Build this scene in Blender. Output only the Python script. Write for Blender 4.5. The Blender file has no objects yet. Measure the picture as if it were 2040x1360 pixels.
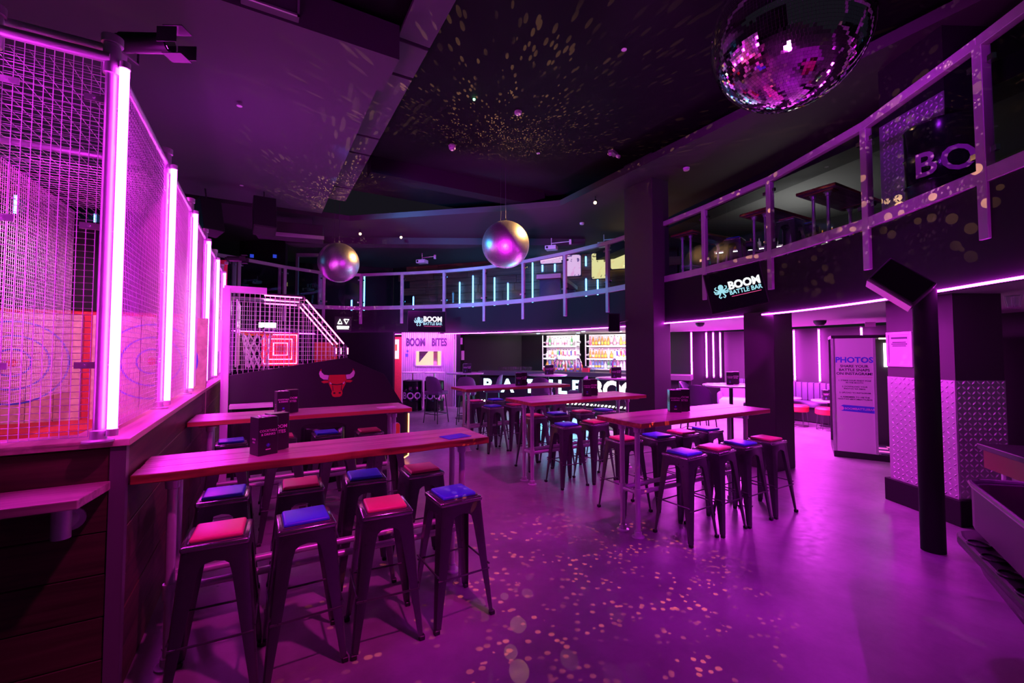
import bpy, bmesh, math, random
from mathutils import Vector, Matrix, noise
random.seed(7)
R = math.radians
S = bpy.context.scene
COL = S.collection

# ------------------------------------------------------------------ camera, world, big lights, exposure
cam_d = bpy.data.cameras.new('camera'); cam = bpy.data.objects.new('camera', cam_d); COL.objects.link(cam)
cam_d.sensor_width = 36.0; cam_d.sensor_fit = 'HORIZONTAL'
cam_d.lens = 865.0 / 2040.0 * 36.0
cam_d.shift_y = -14.2 / 2040.0
cam_d.clip_start = 0.05; cam_d.clip_end = 80
cam.location = (0, 0, 1.75)
cam.rotation_euler = (R(90 + 2.2), 0, R(-29.8))
S.camera = cam

W = bpy.data.worlds.new('world'); S.world = W; W.use_nodes = True
W.node_tree.nodes['Background'].inputs[0].default_value = (0.35, 0.3, 0.5, 1)
W.node_tree.nodes['Background'].inputs[1].default_value = 0.02

S.view_settings.view_transform = 'Standard'
S.view_settings.look = 'None'
S.view_settings.gamma = 1.0
S.view_settings.exposure = 0.0
try: S.view_settings.use_curve_mapping = False
except Exception: pass

MAG = (0.93, 0.03, 1.0)
PUR = (0.62, 0.02, 0.9)
LEDC = (0.9, 0.03, 1.0)
CYA = (0.03, 0.55, 1.0)

def aim(o, target):
    d = Vector(target) - o.location
    o.rotation_euler = d.to_track_quat('-Z', 'Y').to_euler()
def spot(name, loc, target, power, color, angle=60, blend=0.6, radius=0.05):
    l = bpy.data.lights.new(name, 'SPOT'); l.energy = power; l.color = color
    l.spot_size = R(angle); l.spot_blend = blend; l.shadow_soft_size = radius
    o = bpy.data.objects.new(name, l); COL.objects.link(o); o.location = loc; aim(o, target); return o
def area(name, loc, target, power, color, sx, sy):
    l = bpy.data.lights.new(name, 'AREA'); l.energy = power; l.color = color
    l.shape = 'RECTANGLE'; l.size = sx; l.size_y = sy
    o = bpy.data.objects.new(name, l); COL.objects.link(o); o.location = loc; aim(o, target); return o
def point(name, loc, power, color, radius=0.05):
    l = bpy.data.lights.new(name, 'POINT'); l.energy = power; l.color = color; l.shadow_soft_size = radius
    o = bpy.data.objects.new(name, l); COL.objects.link(o); o.location = loc; return o

# purple stage floods under the high ceiling
spot('purple_flood', (4.9, 2.2, 5.3), (4.6, 2.6, 0), 400, (0.68, 0.006, 1.0), 62, 0.9, 0.15)
spot('purple_flood_rear', (3.0, 8.0, 5.2), (3.0, 8.4, 0), 330, (0.6, 0.01, 1.0), 62, 0.9, 0.15)
spot('purple_flood_behind', (3.0, -1.8, 4.6), (2.9, 0.35, 0), 560, (0.68, 0.0, 0.9), 54, 0.12, 0.03)
spot('rose_flood_table', (1.2, 0.6, 5.1), (0.6, 3.9, 1.0), 560, (1.0, 0.025, 0.6), 50, 0.7, 0.1)
spot('rose_flood_middle', (3.4, 3.0, 5.3), (4.1, 4.4, 1.0), 480, (1.0, 0.02, 0.75), 56, 0.7, 0.1)
# added magenta fills, no fixture there, brightening clad pillar, booth panel and column
spot('magenta_fill_pillar', (5.3, 4.7, 2.25), (6.3, 2.0, 1.0), 520, (1.0, 0.04, 1.0), 50, 0.7, 0.15)
spot('magenta_fill_booth', (6.3, 5.2, 2.2), (8.4, 3.4, 1.1), 300, (0.95, 0.08, 1.0), 50, 0.6, 0.1)
spot('magenta_fill_column', (5.9, 2.8, 2.2), (6.85, 5.9, 1.1), 110, (0.95, 0.0, 1.0), 36, 0.5, 0.05)
spot('slab_uplight', (-0.45, 7.2, 3.45), (0.2, 7.8, 5.2), 60, (0.62, 0.015, 0.85), 150, 0.9, 0.1)
# blue washes on the far balcony front
spot('blue_wash', (0.8, 7.5, 5.0), (5.6, 12.4, 2.9), 1100, (0.12, 0.16, 1.0), 60, 0.8, 0.2)
spot('blue_wash_rail', (1.0, 9.0, 5.0), (5.0, 13.0, 4.2), 420, (0.1, 0.4, 1.0), 50, 0.8, 0.2)
spot('violet_wash_rail', (1.8, 1.0, 4.6), (6.4, 3.4, 4.05), 520, (0.62, 0.02, 1.0), 60, 0.8, 0.2)
# added area fills for lounge floor, hatch wall and bar floor, then spots
area('lounge_wash', (9.6, 6.2, 2.28), (9.6, 6.2, 0), 900, (0.95, 0.07, 1.0), 3.4, 2.6)
area('hatch_wash', (4.1, 12.6, 2.28), (4.5, 13.3, 1.3), 60, (0.85, 0.12, 1.0), 1.4, 0.1)
area('bar_front_wash', (7.2, 9.9, 0.6), (5.2, 7.6, 0.0), 45, (0.1, 0.65, 1.0), 1.8, 0.5)
spot('warm_spot_ball', (6.0, 7.3, 5.3), (4.43, 8.0, 4.1), 2000, (1.0, 0.5, 0.16), 34, 0.3, 0.15)
spot('warm_spot_rear_ball', (3.9, 11.2, 5.2), (1.63, 11.74, 4.1), 1500, (1.0, 0.5, 0.16), 34, 0.3, 0.15)
spot('cyan_spot_ball', (-0.3, 9.6, 3.9), (3.0, 9.9, 4.05), 1100, (0.03, 0.4, 1.0), 60, 0.4, 0.2)
spot('magenta_spot_ball', (2.6, 4.8, 2.6), (4.0, 8.6, 3.9), 1100, (0.9, 0.02, 1.0), 60, 0.4, 0.2)
spot('magenta_fill_large_ball', (1.6, 0.9, 2.2), (3.19, 1.63, 3.99), 250, (1.0, 0.04, 1.0), 50, 0.4, 0.2)  # fill added to brighten the large ball's magenta tiles
spot('warm_spot_cage', (-1.9, 3.6, 3.05), (-1.4, 5.6, 1.2), 60, (1.0, 0.42, 0.16), 110, 0.6, 0.1)
spot('target_fill', (-1.3, 4.1, 3.0), (-1.5, 6.4, 1.5), 240, (1.0, 0.28, 0.75), 70, 0.7, 0.1)  # fill added to brighten the axe target boards
area('range_wash', (-1.2, 4.4, 3.12), (-1.3, 5.6, 1.3), 22, (1.0, 0.03, 0.8), 0.7, 2.0)  # magenta fill added for the dim range interior

# ------------------------------------------------------------------ materials
M = {}
DULL = ('black_paint', 'ceiling_dark', 'dark_wall', 'ceiling_upper', 'ceiling_slab', 'fascia')
def nodes_of(name):
    m = bpy.data.materials.new(name); m.use_nodes = True
    nt = m.node_tree; b = nt.nodes['Principled BSDF']; M[name] = m
    return m, nt, b
def rgb(c): return (c[0], c[1], c[2], 1)
def mat(name, c, rough=0.5, metal=0.0, emis=None, es=0.0, noise_amt=0.0, noise_scale=8.0, bump=0.0, bump_scale=60.0, spec=0.5):
    m, nt, b = nodes_of(name)
    b.inputs['Base Color'].default_value = rgb(c); b.inputs['Roughness'].default_value = rough
    b.inputs['Metallic'].default_value = metal; b.inputs['Specular IOR Level'].default_value = 0.2 if name in DULL else spec
    if emis:
        b.inputs['Emission Color'].default_value = rgb(emis); b.inputs['Emission Strength'].default_value = es
    N, L = nt.nodes, nt.links
    if noise_amt:
        tc = N.new('ShaderNodeTexCoord'); n = N.new('ShaderNodeTexNoise'); n.inputs['Scale'].default_value = noise_scale; n.inputs['Detail'].default_value = 6
        L.new(tc.outputs['Object'], n.inputs['Vector'])
        mx = N.new('ShaderNodeMix'); mx.data_type = 'RGBA'
        mx.inputs['A'].default_value = rgb([x * (1 - noise_amt) for x in c]); mx.inputs['B'].default_value = rgb([min(1, x * (1 + noise_amt)) for x in c])
        L.new(n.outputs['Fac'], mx.inputs['Factor']); L.new(mx.outputs['Result'], b.inputs['Base Color'])
        rr = N.new('ShaderNodeMapRange'); rr.inputs['To Min'].default_value = max(0.03, rough - 0.12); rr.inputs['To Max'].default_value = min(1, rough + 0.12)
        L.new(n.outputs['Fac'], rr.inputs['Value']); L.new(rr.outputs['Result'], b.inputs['Roughness'])
    if bump:
        tc = N.new('ShaderNodeTexCoord'); n = N.new('ShaderNodeTexNoise'); n.inputs['Scale'].default_value = bump_scale; n.inputs['Detail'].default_value = 4
        L.new(tc.outputs['Object'], n.inputs['Vector'])
        bp = N.new('ShaderNodeBump'); bp.inputs['Strength'].default_value = bump; bp.inputs['Distance'].default_value = 0.01
        L.new(n.outputs['Fac'], bp.inputs['Height']); L.new(bp.outputs['Normal'], b.inputs['Normal'])
    return m
def wood(name, c1, c2, rough=0.45, axis='X', scale=1.0):
    m, nt, b = nodes_of(name); N, L = nt.nodes, nt.links
    tc = N.new('ShaderNodeTexCoord'); mp = N.new('ShaderNodeMapping')
    s = {'X': (1.2, 22, 22), 'Y': (22, 1.2, 22)}[axis]
    mp.inputs['Scale'].default_value = [v * scale for v in s]
    oi = N.new('ShaderNodeObjectInfo'); ad = N.new('ShaderNodeVectorMath'); ad.operation = 'ADD'
    L.new(tc.outputs['Object'], ad.inputs[0]); L.new(oi.outputs['Random'], ad.inputs[1])
    L.new(ad.outputs[0], mp.inputs['Vector'])
    n = N.new('ShaderNodeTexNoise'); n.inputs['Scale'].default_value = 1.0; n.inputs['Detail'].default_value = 5; n.inputs['Distortion'].default_value = 0.6
    L.new(mp.outputs[0], n.inputs['Vector'])
    cr = N.new('ShaderNodeValToRGB'); cr.color_ramp.elements[0].position = 0.3; cr.color_ramp.elements[1].position = 0.7
    cr.color_ramp.elements[0].color = rgb(c1); cr.color_ramp.elements[1].color = rgb(c2)
    L.new(n.outputs['Fac'], cr.inputs[0])
    mx = N.new('ShaderNodeMix'); mx.data_type = 'RGBA'; mx.blend_type = 'MULTIPLY'; mx.inputs['Factor'].default_value = 0.5
    vr = N.new('ShaderNodeMapRange'); vr.inputs['To Min'].default_value = 0.55; vr.inputs['To Max'].default_value = 1.0
    L.new(oi.outputs['Random'], vr.inputs['Value']); L.new(cr.outputs[0], mx.inputs['A']); L.new(vr.outputs[0], mx.inputs['B'])
    L.new(mx.outputs['Result'], b.inputs['Base Color'])
    bp = N.new('ShaderNodeBump'); bp.inputs['Strength'].default_value = 0.25; bp.inputs['Distance'].default_value = 0.004
    L.new(n.outputs['Fac'], bp.inputs['Height']); L.new(bp.outputs['Normal'], b.inputs['Normal'])
    b.inputs['Roughness'].default_value = rough
    return m
def glow(name, c, s, base=(0.02, 0.02, 0.02)):
    return mat(name, base, 0.4, 0, c, s)

# concrete floor: worn, semi polished
m, nt, b = nodes_of('concrete'); N, L = nt.nodes, nt.links
tc = N.new('ShaderNodeTexCoord'); n1 = N.new('ShaderNodeTexNoise'); n1.inputs['Scale'].default_value = 0.8; n1.inputs['Detail'].default_value = 9; n1.inputs['Roughness'].default_value = 0.65
n2 = N.new('ShaderNodeTexNoise'); n2.inputs['Scale'].default_value = 14; n2.inputs['Detail'].default_value = 8
L.new(tc.outputs['Object'], n1.inputs['Vector']); L.new(tc.outputs['Object'], n2.inputs['Vector'])
cr = N.new('ShaderNodeValToRGB'); cr.color_ramp.elements[0].color = (0.16, 0.155, 0.155, 1); cr.color_ramp.elements[1].color = (0.36, 0.35, 0.35, 1)
cr.color_ramp.elements[0].position = 0.32; cr.color_ramp.elements[1].position = 0.68
L.new(n1.outputs['Fac'], cr.inputs[0]); L.new(cr.outputs[0], b.inputs['Base Color'])
mr = N.new('ShaderNodeMapRange'); mr.inputs['To Min'].default_value = 0.2; mr.inputs['To Max'].default_value = 0.5
L.new(n2.outputs['Fac'], mr.inputs['Value']); L.new(mr.outputs[0], b.inputs['Roughness'])
bp = N.new('ShaderNodeBump'); bp.inputs['Strength'].default_value = 0.08; bp.inputs['Distance'].default_value = 0.01
L.new(n2.outputs['Fac'], bp.inputs['Height']); L.new(bp.outputs['Normal'], b.inputs['Normal'])

mat('black_paint', (0.012, 0.012, 0.013), 0.65, noise_amt=0.2, noise_scale=2)
mat('ceiling_dark', (0.008, 0.008, 0.009), 0.8, noise_amt=0.15, noise_scale=1.5)
mat('ceiling_slab', (0.12, 0.12, 0.13), 0.8, noise_amt=0.08, noise_scale=1)
mat('ceiling_under', (0.42, 0.41, 0.4), 0.7)
mat('ceiling_upper', (0.05, 0.05, 0.05), 0.8)
mat('fascia', (0.015, 0.015, 0.018), 0.6, noise_amt=0.1, noise_scale=1)
mat('dark_wall', (0.012, 0.011, 0.014), 0.6, noise_amt=0.15, noise_scale=1.2)
mat('column_grey', (0.045, 0.042, 0.045), 0.6, noise_amt=0.08, noise_scale=2)
mat('rail_grey', (0.45, 0.45, 0.47), 0.45, 0.2, noise_amt=0.1)
mat('galv', (0.66, 0.66, 0.68), 0.35, 0.45, noise_amt=0.12, noise_scale=20)
mat('trim_metal', (0.2, 0.2, 0.21), 0.4, 0.3)
mat('wire', (0.8, 0.8, 0.82), 0.4, 0.15)
mat('gunmetal', (0.16, 0.155, 0.17), 0.32, 0.85, noise_amt=0.1, noise_scale=30)
mat('gunmetal_seat', (0.42, 0.41, 0.43), 0.16, 0.9)
mat('vinyl_pink', (0.88, 0.13, 0.22), 0.38, bump=0.1, bump_scale=300)
mat('vinyl_blue', (0.06, 0.12, 0.85), 0.38, bump=0.1, bump_scale=300)
wood('table_wood', (0.34, 0.2, 0.2), (0.72, 0.5, 0.5), 0.32)  # tabletop tint paled to show magenta light; edges keep the redder wood
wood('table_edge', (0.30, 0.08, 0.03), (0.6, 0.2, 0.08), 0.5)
wood('table_wood_y', (0.30, 0.11, 0.05), (0.62, 0.30, 0.15), 0.3, 'Y')
wood('bark_edge', (0.12, 0.03, 0.015), (0.6, 0.2, 0.07), 0.6)
wood('plank_dark', (0.05, 0.028, 0.018), (0.14, 0.085, 0.05), 0.45)
wood('plank_dark_y', (0.05, 0.028, 0.018), (0.14, 0.085, 0.05), 0.45, 'Y')
wood('plank_up', (0.07, 0.03, 0.014), (0.2, 0.1, 0.05), 0.6)
wood('board_pale', (0.55, 0.42, 0.3), (0.85, 0.7, 0.52), 0.6, 'Y', 0.6)
mat('rim_brown', (0.12, 0.035, 0.02), 0.3)
mat('card_black', (0.025, 0.022, 0.028), 0.35)
mat('print_pink', (0.85, 0.45, 0.75), 0.6)
mat('print_white', (0.85, 0.85, 0.85), 0.6)
mat('print_blue', (0.08, 0.12, 0.75), 0.6)
mat('print_dark', (0.03, 0.025, 0.06), 0.6)
mat('paper', (0.8, 0.78, 0.8), 0.6)
mat('chrome', (0.85, 0.85, 0.87), 0.12, 1.0)
mat('mirror_tile', (0.93, 0.93, 0.95), 0.03, 1.0)
mat('mirror_tile_small', (0.93, 0.93, 0.95), 0.36, 1.0)
mat('corrugated', (0.62, 0.6, 0.64), 0.4, 0.6)
mat('diamond_plate', (0.7, 0.7, 0.72), 0.28, 0.65)
mat('tread_metal', (0.85, 0.85, 0.87), 0.35, 0.35)
mat('white_board', (0.75, 0.73, 0.75), 0.6)
mat('upholstery', (0.16, 0.15, 0.22), 0.75, bump=0.2, bump_scale=200)
mat('banquette', (0.12, 0.1, 0.16), 0.5)
mat('red_vinyl', (0.55, 0.05, 0.06), 0.4)
mat('marble', (0.7, 0.68, 0.68), 0.2)
mat('speaker_black', (0.02, 0.02, 0.022), 0.45)
mat('plastic_white', (0.8, 0.8, 0.8), 0.4)
mat('bull_red', (0.62, 0.05, 0.03), 0.5)
mat('bull_horn', (0.85, 0.75, 0.8), 0.5)
mat('hoop_orange', (0.9, 0.25, 0.04), 0.4)
mat('net_white', (0.85, 0.85, 0.85), 0.7)
mat('acrylic', (0.8, 0.78, 0.8), 0.2)
mat('red_wall', (0.6, 0.05, 0.05), 0.7, noise_amt=0.3, noise_scale=30)
mat('drum_black', (0.015, 0.015, 0.017), 0.2, 0.4)
mat('kitchen_wall', (0.75, 0.6, 0.35), 0.6)
mat('red_box', (0.6, 0.02, 0.05), 0.4)
mat('yellow_paint', (0.8, 0.6, 0.05), 0.5)
mat('tray_brown', (0.28, 0.06, 0.04), 0.5, noise_amt=0.3, noise_scale=12)
mat('pink_block', (0.9, 0.12, 0.3), 0.5)
mat('checker_cream', (0.7, 0.62, 0.45), 0.5)
mat('poster_blue', (0.03, 0.16, 0.36), 0.5, noise_amt=0.6, noise_scale=4)

glow('tube_magenta', MAG, 34.0)
glow('tube_lounge', (0.95, 0.05, 1.0), 24.0)
glow('led_magenta', LEDC, 34.0)
glow('led_pink', (1.0, 0.08, 0.45), 10.0)
glow('neon_pink', (1.0, 0.14, 0.5), 9.0)
glow('led_orange', (1.0, 0.35, 0.08), 9.0)
glow('tube_cyan', (0.1, 0.42, 1.0), 10.0)
glow('letters_glow', (0.5, 0.95, 1.0), 5.0)
glow('letters_white', (1.0, 0.96, 0.9), 5.0)
glow('strip_white', (1.0, 0.98, 0.95), 5.0)
glow('lamp_warm', (1.0, 0.62, 0.28), 12.0)
glow('lamp_white', (1.0, 0.96, 0.85), 8.0)
glow('downlight', (0.35, 0.75, 1.0), 6.0)
glow('screen_text', (0.95, 0.98, 1.0), 1.0)
glow('screen_cyan', (0.35, 0.75, 0.85), 1.0)
glow('screen_pinkline', (1.0, 0.1, 0.35), 0.9)
glow('green_led', (0.2, 1.0, 0.4), 6.0)
glow('blue_led', (0.03, 0.08, 0.9), 0.6)
glow('neon_table_white', (1.0, 0.85, 0.6), 1.6)
glow('neon_table_cyan', (0.3, 0.95, 0.85), 0.8)
mat('screen_glass', (0.012, 0.012, 0.014), 0.08, spec=0.6)
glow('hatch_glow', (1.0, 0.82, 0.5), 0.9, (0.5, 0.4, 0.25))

def screen_mat(name, c1, c2, c3, s, scale):
    m, nt, b = nodes_of(name); N, L = nt.nodes, nt.links
    tc = N.new('ShaderNodeTexCoord'); n = N.new('ShaderNodeTexNoise'); n.inputs['Scale'].default_value = scale; n.inputs['Detail'].default_value = 2; n.inputs['Distortion'].default_value = 1.5
    L.new(tc.outputs['Object'], n.inputs['Vector'])
    cr = N.new('ShaderNodeValToRGB'); e = cr.color_ramp; e.interpolation = 'CONSTANT'
    e.elements[0].color = rgb(c3); e.elements[0].position = 0.0; e.elements[1].position = 0.38; e.elements[1].color = rgb(c1)
    x = e.elements.new(0.62); x.color = rgb(c2)
    L.new(n.outputs['Fac'], cr.inputs[0]); L.new(cr.outputs[0], b.inputs['Emission Color']); b.inputs['Emission Strength'].default_value = s
    b.inputs['Base Color'].default_value = (0.02, 0.02, 0.02, 1)
screen_mat('projection_pink', (0.95, 0.55, 0.85), (0.95, 0.4, 0.75), (0.2, 0.1, 0.3), 1.1, 3.0)
screen_mat('projection_yellow', (1.0, 0.85, 0.35), (1.0, 0.75, 0.3), (0.2, 0.15, 0.05), 1.1, 3.0)

def pane(name, tint, fres=1.45, rough=0.0):
    m = bpy.data.materials.new(name); m.use_nodes = True; nt = m.node_tree; N, L = nt.nodes, nt.links
    N.clear(); o = N.new('ShaderNodeOutputMaterial'); t = N.new('ShaderNodeBsdfTransparent'); g = N.new('ShaderNodeBsdfGlossy')
    t.inputs[0].default_value = rgb(tint); g.inputs['Roughness'].default_value = rough
    lw = N.new('ShaderNodeLayerWeight'); lw.inputs[0].default_value = 0.5; pw = N.new('ShaderNodeMath'); pw.operation = 'POWER'; pw.inputs[1].default_value = 4.0; L.new(lw.outputs['Facing'], pw.inputs[0]); f = N.new('ShaderNodeMath'); f.operation = 'MULTIPLY_ADD'; L.new(pw.outputs[0], f.inputs[0]); f.inputs[1].default_value = 0.35; f.inputs[2].default_value = 0.035; mx = N.new('ShaderNodeMixShader')
    L.new(f.outputs[0], mx.inputs[0]); L.new(t.outputs[0], mx.inputs[1]); L.new(g.outputs[0], mx.inputs[2]); L.new(mx.outputs[0], o.inputs[0])
    M[name] = m
pane('glass_pane', (0.85, 0.9, 0.93)); pane('glass_thin', (0.9, 0.92, 0.95), 1.3)
for nm, c in dict(b_clear=(0.85, 0.88, 0.9), b_amber=(0.75, 0.32, 0.06), b_green=(0.1, 0.45, 0.15), b_pink=(0.8, 0.25, 0.4), b_blue=(0.15, 0.25, 0.7)).items():
    mm = mat(nm, c, 0.08, 0.0); mm.node_tree.nodes['Principled BSDF'].inputs['Transmission Weight'].default_value = 0.35

# ------------------------------------------------------------------ mesh helpers
class MB:
    def __init__(s): s.v = []; s.f = []
    def add(s, vs, fs):
        o = len(s.v); s.v += [tuple(v) for v in vs]; s.f += [[i + o for i in f] for f in fs]; return s
    def box(s, c, d, rz=0.0, mtx=None):
        x, y, z = d[0] / 2, d[1] / 2, d[2] / 2
        vs = [Vector((a * x, b_ * y, e * z)) for a in (-1, 1) for b_ in (-1, 1) for e in (-1, 1)]
        m_ = Matrix.Translation(c) @ (mtx if mtx else Matrix.Rotation(rz, 4, 'Z'))
        return s.add([m_ @ v for v in vs], [(0, 1, 3, 2), (4, 6, 7, 5), (0, 4, 5, 1), (2, 3, 7, 6), (0, 2, 6, 4), (1, 5, 7, 3)])
    def tube(s, p, r, n=8, r2=None, caps=True):
        # p: list of points; round bar through them
        p = [Vector(q) for q in p]; rings = []
        for i, q in enumerate(p):
            if i == 0: t = p[1] - p[0]
            elif i == len(p) - 1: t = p[-1] - p[-2]
            else: t = (p[i + 1] - p[i]).normalized() + (p[i] - p[i - 1]).normalized()
            t.normalize(); a = t.cross(Vector((0, 0, 1)))
            if a.length < 1e-4: a = Vector((1, 0, 0))
            a.normalize(); b_ = t.cross(a); rr = r if r2 is None else r + (r2 - r) * i / (len(p) - 1)
            rings.append([q + rr * (math.cos(2 * math.pi * k / n) * a + math.sin(2 * math.pi * k / n) * b_) for k in range(n)])
        vs = [v for g in rings for v in g]; fs = []
        for i in range(len(p) - 1):
            for k in range(n):
                k2 = (k + 1) % n; fs.append((i * n + k, i * n + k2, (i + 1) * n + k2, (i + 1) * n + k))
        if caps: fs += [tuple(range(n))[::-1], tuple((len(p) - 1) * n + k for k in range(n))]
        return s.add(vs, fs)
    def lathe(s, prof, c=(0, 0, 0), n=16):
        vs = []; fs = []
        for (r, z) in prof:
            for k in range(n): vs.append((c[0] + r * math.cos(2 * math.pi * k / n), c[1] + r * math.sin(2 * math.pi * k / n), c[2] + z))
        for i in range(len(prof) - 1):
            for k in range(n):
                k2 = (k + 1) % n; fs.append((i * n + k, i * n + k2, (i + 1) * n + k2, (i + 1) * n + k))
        fs += [tuple(range(n))[::-1], tuple((len(prof) - 1) * n + k for k in range(n))]
        return s.add(vs, fs)
    def prism(s, poly, z0, z1, fn=None):
        n = len(poly); fn = fn or (lambda a, b_, c: (a, b_, c))
        vs = [fn(a, b_, z0) for a, b_ in poly] + [fn(a, b_, z1) for a, b_ in poly]
        fs = [tuple(range(n))[::-1], tuple(range(n, 2 * n))] + [(i, (i + 1) % n, n + (i + 1) % n, n + i) for i in range(n)]
        return s.add(vs, fs)
    def mesh(s, name, m, smooth=False, bevel=0.0, seg=2):
        me = bpy.data.meshes.new(name); me.from_pydata(s.v, [], s.f); me.materials.append(M[m] if isinstance(m, str) else m)
        bm = bmesh.new(); bm.from_mesh(me); bmesh.ops.recalc_face_normals(bm, faces=bm.faces)
        if bevel: bmesh.ops.bevel(bm, geom=[e for e in bm.edges if e.is_manifold and e.calc_face_angle(0) > 0.5], offset=bevel, segments=seg, profile=0.5, affect='EDGES', clamp_overlap=True)
        if smooth:
            for f in bm.faces: f.smooth = True
            for e in bm.edges:
                if e.is_manifold and e.calc_face_angle(0) > R(38): e.smooth = False
        bm.to_mesh(me); bm.free(); me.update(); return me
    def build(s, name, m, parent=None, smooth=False, bevel=0.0, seg=2, loc=None):
        return ob(name, s.mesh(name, m, smooth, bevel, seg), parent, loc)
def ob(name, me, parent=None, loc=None, rot=None):
    o = bpy.data.objects.new(name, me); COL.objects.link(o)
    if parent: o.parent = parent
    if loc is not None: o.location = loc
    if rot is not None: o.rotation_euler = rot
    return o
def tag(o, label=None, cat=None, group=None, kind=None):
    if label: o['label'] = label
    if cat: o['category'] = cat
    if group: o['group'] = group
    if kind: o['kind'] = kind
    return o
def thing(name, label, cat, loc=(0, 0, 0), rz=0.0, group=None):
    o = bpy.data.objects.new(name, None); COL.objects.link(o); o.location = loc; o.rotation_euler = (0, 0, rz)
    o.empty_display_size = 0.1
    return tag(o, label, cat, group)
def kids(o): return [c for c in ALLKIDS.get(o.name, [])]
def copy_tree(src, loc, rz, label, group=None, swap=None):
    r = src.copy(); COL.objects.link(r); r.location = loc; r.rotation_euler = (0, 0, rz); r['label'] = label
    if group: r['group'] = group
    for ch in TREE[src.name]:
        c = ch.copy(); COL.objects.link(c); c.parent = r
        if swap and ch.name.split('.')[0] in swap: c.data = swap[ch.name.split('.')[0]]
        for g in TREE.get(ch.name, []):
            d = g.copy(); COL.objects.link(d); d.parent = c
    return r
TREE = {}
def remember(root):
    TREE[root.name] = list(root.children)
    for c in root.children: TREE[c.name] = list(c.children)
    return root
def struct(name, mb, m, **k): return tag(mb.build(name, m, **k), kind='structure')

# lettering: flat raised text meshes, made once and shared
TXT = {}
def text_mesh(s, fat=0.018, align='CENTER'):
    key = (s, fat, align)
    if key in TXT: return TXT[key]
    c = bpy.data.curves.new('lettering', 'FONT'); c.body = s; c.size = 1.0; c.extrude = 0.01; c.offset = fat
    c.align_x = align; c.align_y = 'CENTER'; c.resolution_u = 3
    o = bpy.data.objects.new('lettering', c); me = bpy.data.meshes.new_from_object(o); bpy.data.objects.remove(o)
    TXT[key] = me; return me
def text(s, m, size, parent, loc, rot, fat=0.018, align='CENTER', name='lettering', depth=0.2, sx=1.0):
    me = text_mesh(s, fat, align).copy(); me.materials.clear(); me.materials.append(M[m])
    o = ob(name, me, parent, loc, rot); o.scale = (size * sx, size, size * depth); return o
def octopus(parent, m, size, loc, rot, pinkm=None):
    b_ = MB(); n = 12
    def disc(cx, cy, rx, ry):
        b_.prism([(cx + rx * math.cos(2 * math.pi * k / n), cy + ry * math.sin(2 * math.pi * k / n)) for k in range(n)], -0.01, 0.01)
    disc(0, 0.26, 0.17, 0.2); disc(0, 0.02, 0.12, 0.12)
    for sgn in (-1, 1):
        for pts in ([(0.06, 0.05), (0.2, 0.08), (0.33, 0.16), (0.36, 0.28), (0.27, 0.33)], [(0.06, 0.02), (0.24, -0.03), (0.4, 0.0), (0.44, 0.1)],
                    [(0.06, -0.03), (0.22, -0.12), (0.34, -0.13), (0.42, -0.06)], [(0.04, -0.05), (0.14, -0.24), (0.2, -0.36), (0.12, -0.45), (0.05, -0.38)]):
            for i in range(len(pts) - 1):
                (x0, y0), (x1, y1) = pts[i], pts[i + 1]; w = 0.045 - 0.006 * i
                dx, dy = x1 - x0, y1 - y0; q = math.hypot(dx, dy); nx, ny = -dy / q * w, dx / q * w
                e = 0.015
                b_.prism([(sgn * (x0 - dx / q * e + nx), y0 - dy / q * e + ny), (sgn * (x1 + dx / q * e + nx), y1 + dy / q * e + ny), (sgn * (x1 + dx / q * e - nx), y1 + dy / q * e - ny), (sgn * (x0 - dx / q * e - nx), y0 - dy / q * e - ny)], -0.01, 0.01)
    o = b_.build('octopus_emblem', m, parent, loc=loc); o.rotation_euler = rot; o.scale = (size, size, size * 0.3)
    return o

# ------------------------------------------------------------------ setting: floor, ceilings, balcony ring, walls
struct('floor', MB().box((4, 7, -0.1), (26, 26, 0.2)), 'concrete')

CURVE = [(3.4, -1.2), (4.3, 0.1), (4.95, 0.98), (5.35, 1.5), (5.82, 2.18), (6.2, 2.9), (6.47, 3.65), (6.72, 4.85), (6.87, 5.95), (6.98, 7.6), (6.8, 8.95),
         (6.4, 10.35), (5.8, 11.75), (4.98, 12.98), (3.9, 14.05), (2.78, 15.0), (1.65, 15.25), (0.5, 14.7), (-0.64, 13.95), (-2.6, 12.9), (-5.5, 12.0)]
def crom(pts, n):
    out = []
    for i in range(len(pts) - 1):
        p0 = Vector(pts[max(0, i - 1)]); p1 = Vector(pts[i]); p2 = Vector(pts[i + 1]); p3 = Vector(pts[min(len(pts) - 1, i + 2)])
        for k in range(n):
            t = k / n
            out.append(0.5 * ((2 * p1) + (p2 - p0) * t + (2 * p0 - 5 * p1 + 4 * p2 - p3) * t * t + (3 * p1 - p0 - 3 * p2 + p3) * t ** 3))
    out.append(Vector(pts[-1])); return out
CV = crom(CURVE, 5)
def normal_at(P, i):
    t = (P[min(i + 1, len(P) - 1)] - P[max(i - 1, 0)]).normalized(); return Vector((t.y, -t.x))   # points away from the court
NV = [normal_at(CV, i) for i in range(len(CV))]
def ribbon(P, NN, o0, o1, z0, z1):
    b_ = MB(); vs = []; fs = []
    for p, q in zip(P, NN):
        a = p + q * o0; c = p + q * o1
        vs += [(a.x, a.y, z0), (a.x, a.y, z1), (c.x, c.y, z1), (c.x, c.y, z0)]
    n = len(P)
    for i in range(n - 1):
        for k in range(4):
            k2 = (k + 1) % 4; fs.append((i * 4 + k, i * 4 + k2, (i + 1) * 4 + k2, (i + 1) * 4 + k))
    fs += [(0, 1, 2, 3), tuple((n - 1) * 4 + k for k in (3, 2, 1, 0))]
    return b_.add(vs, fs)
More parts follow.
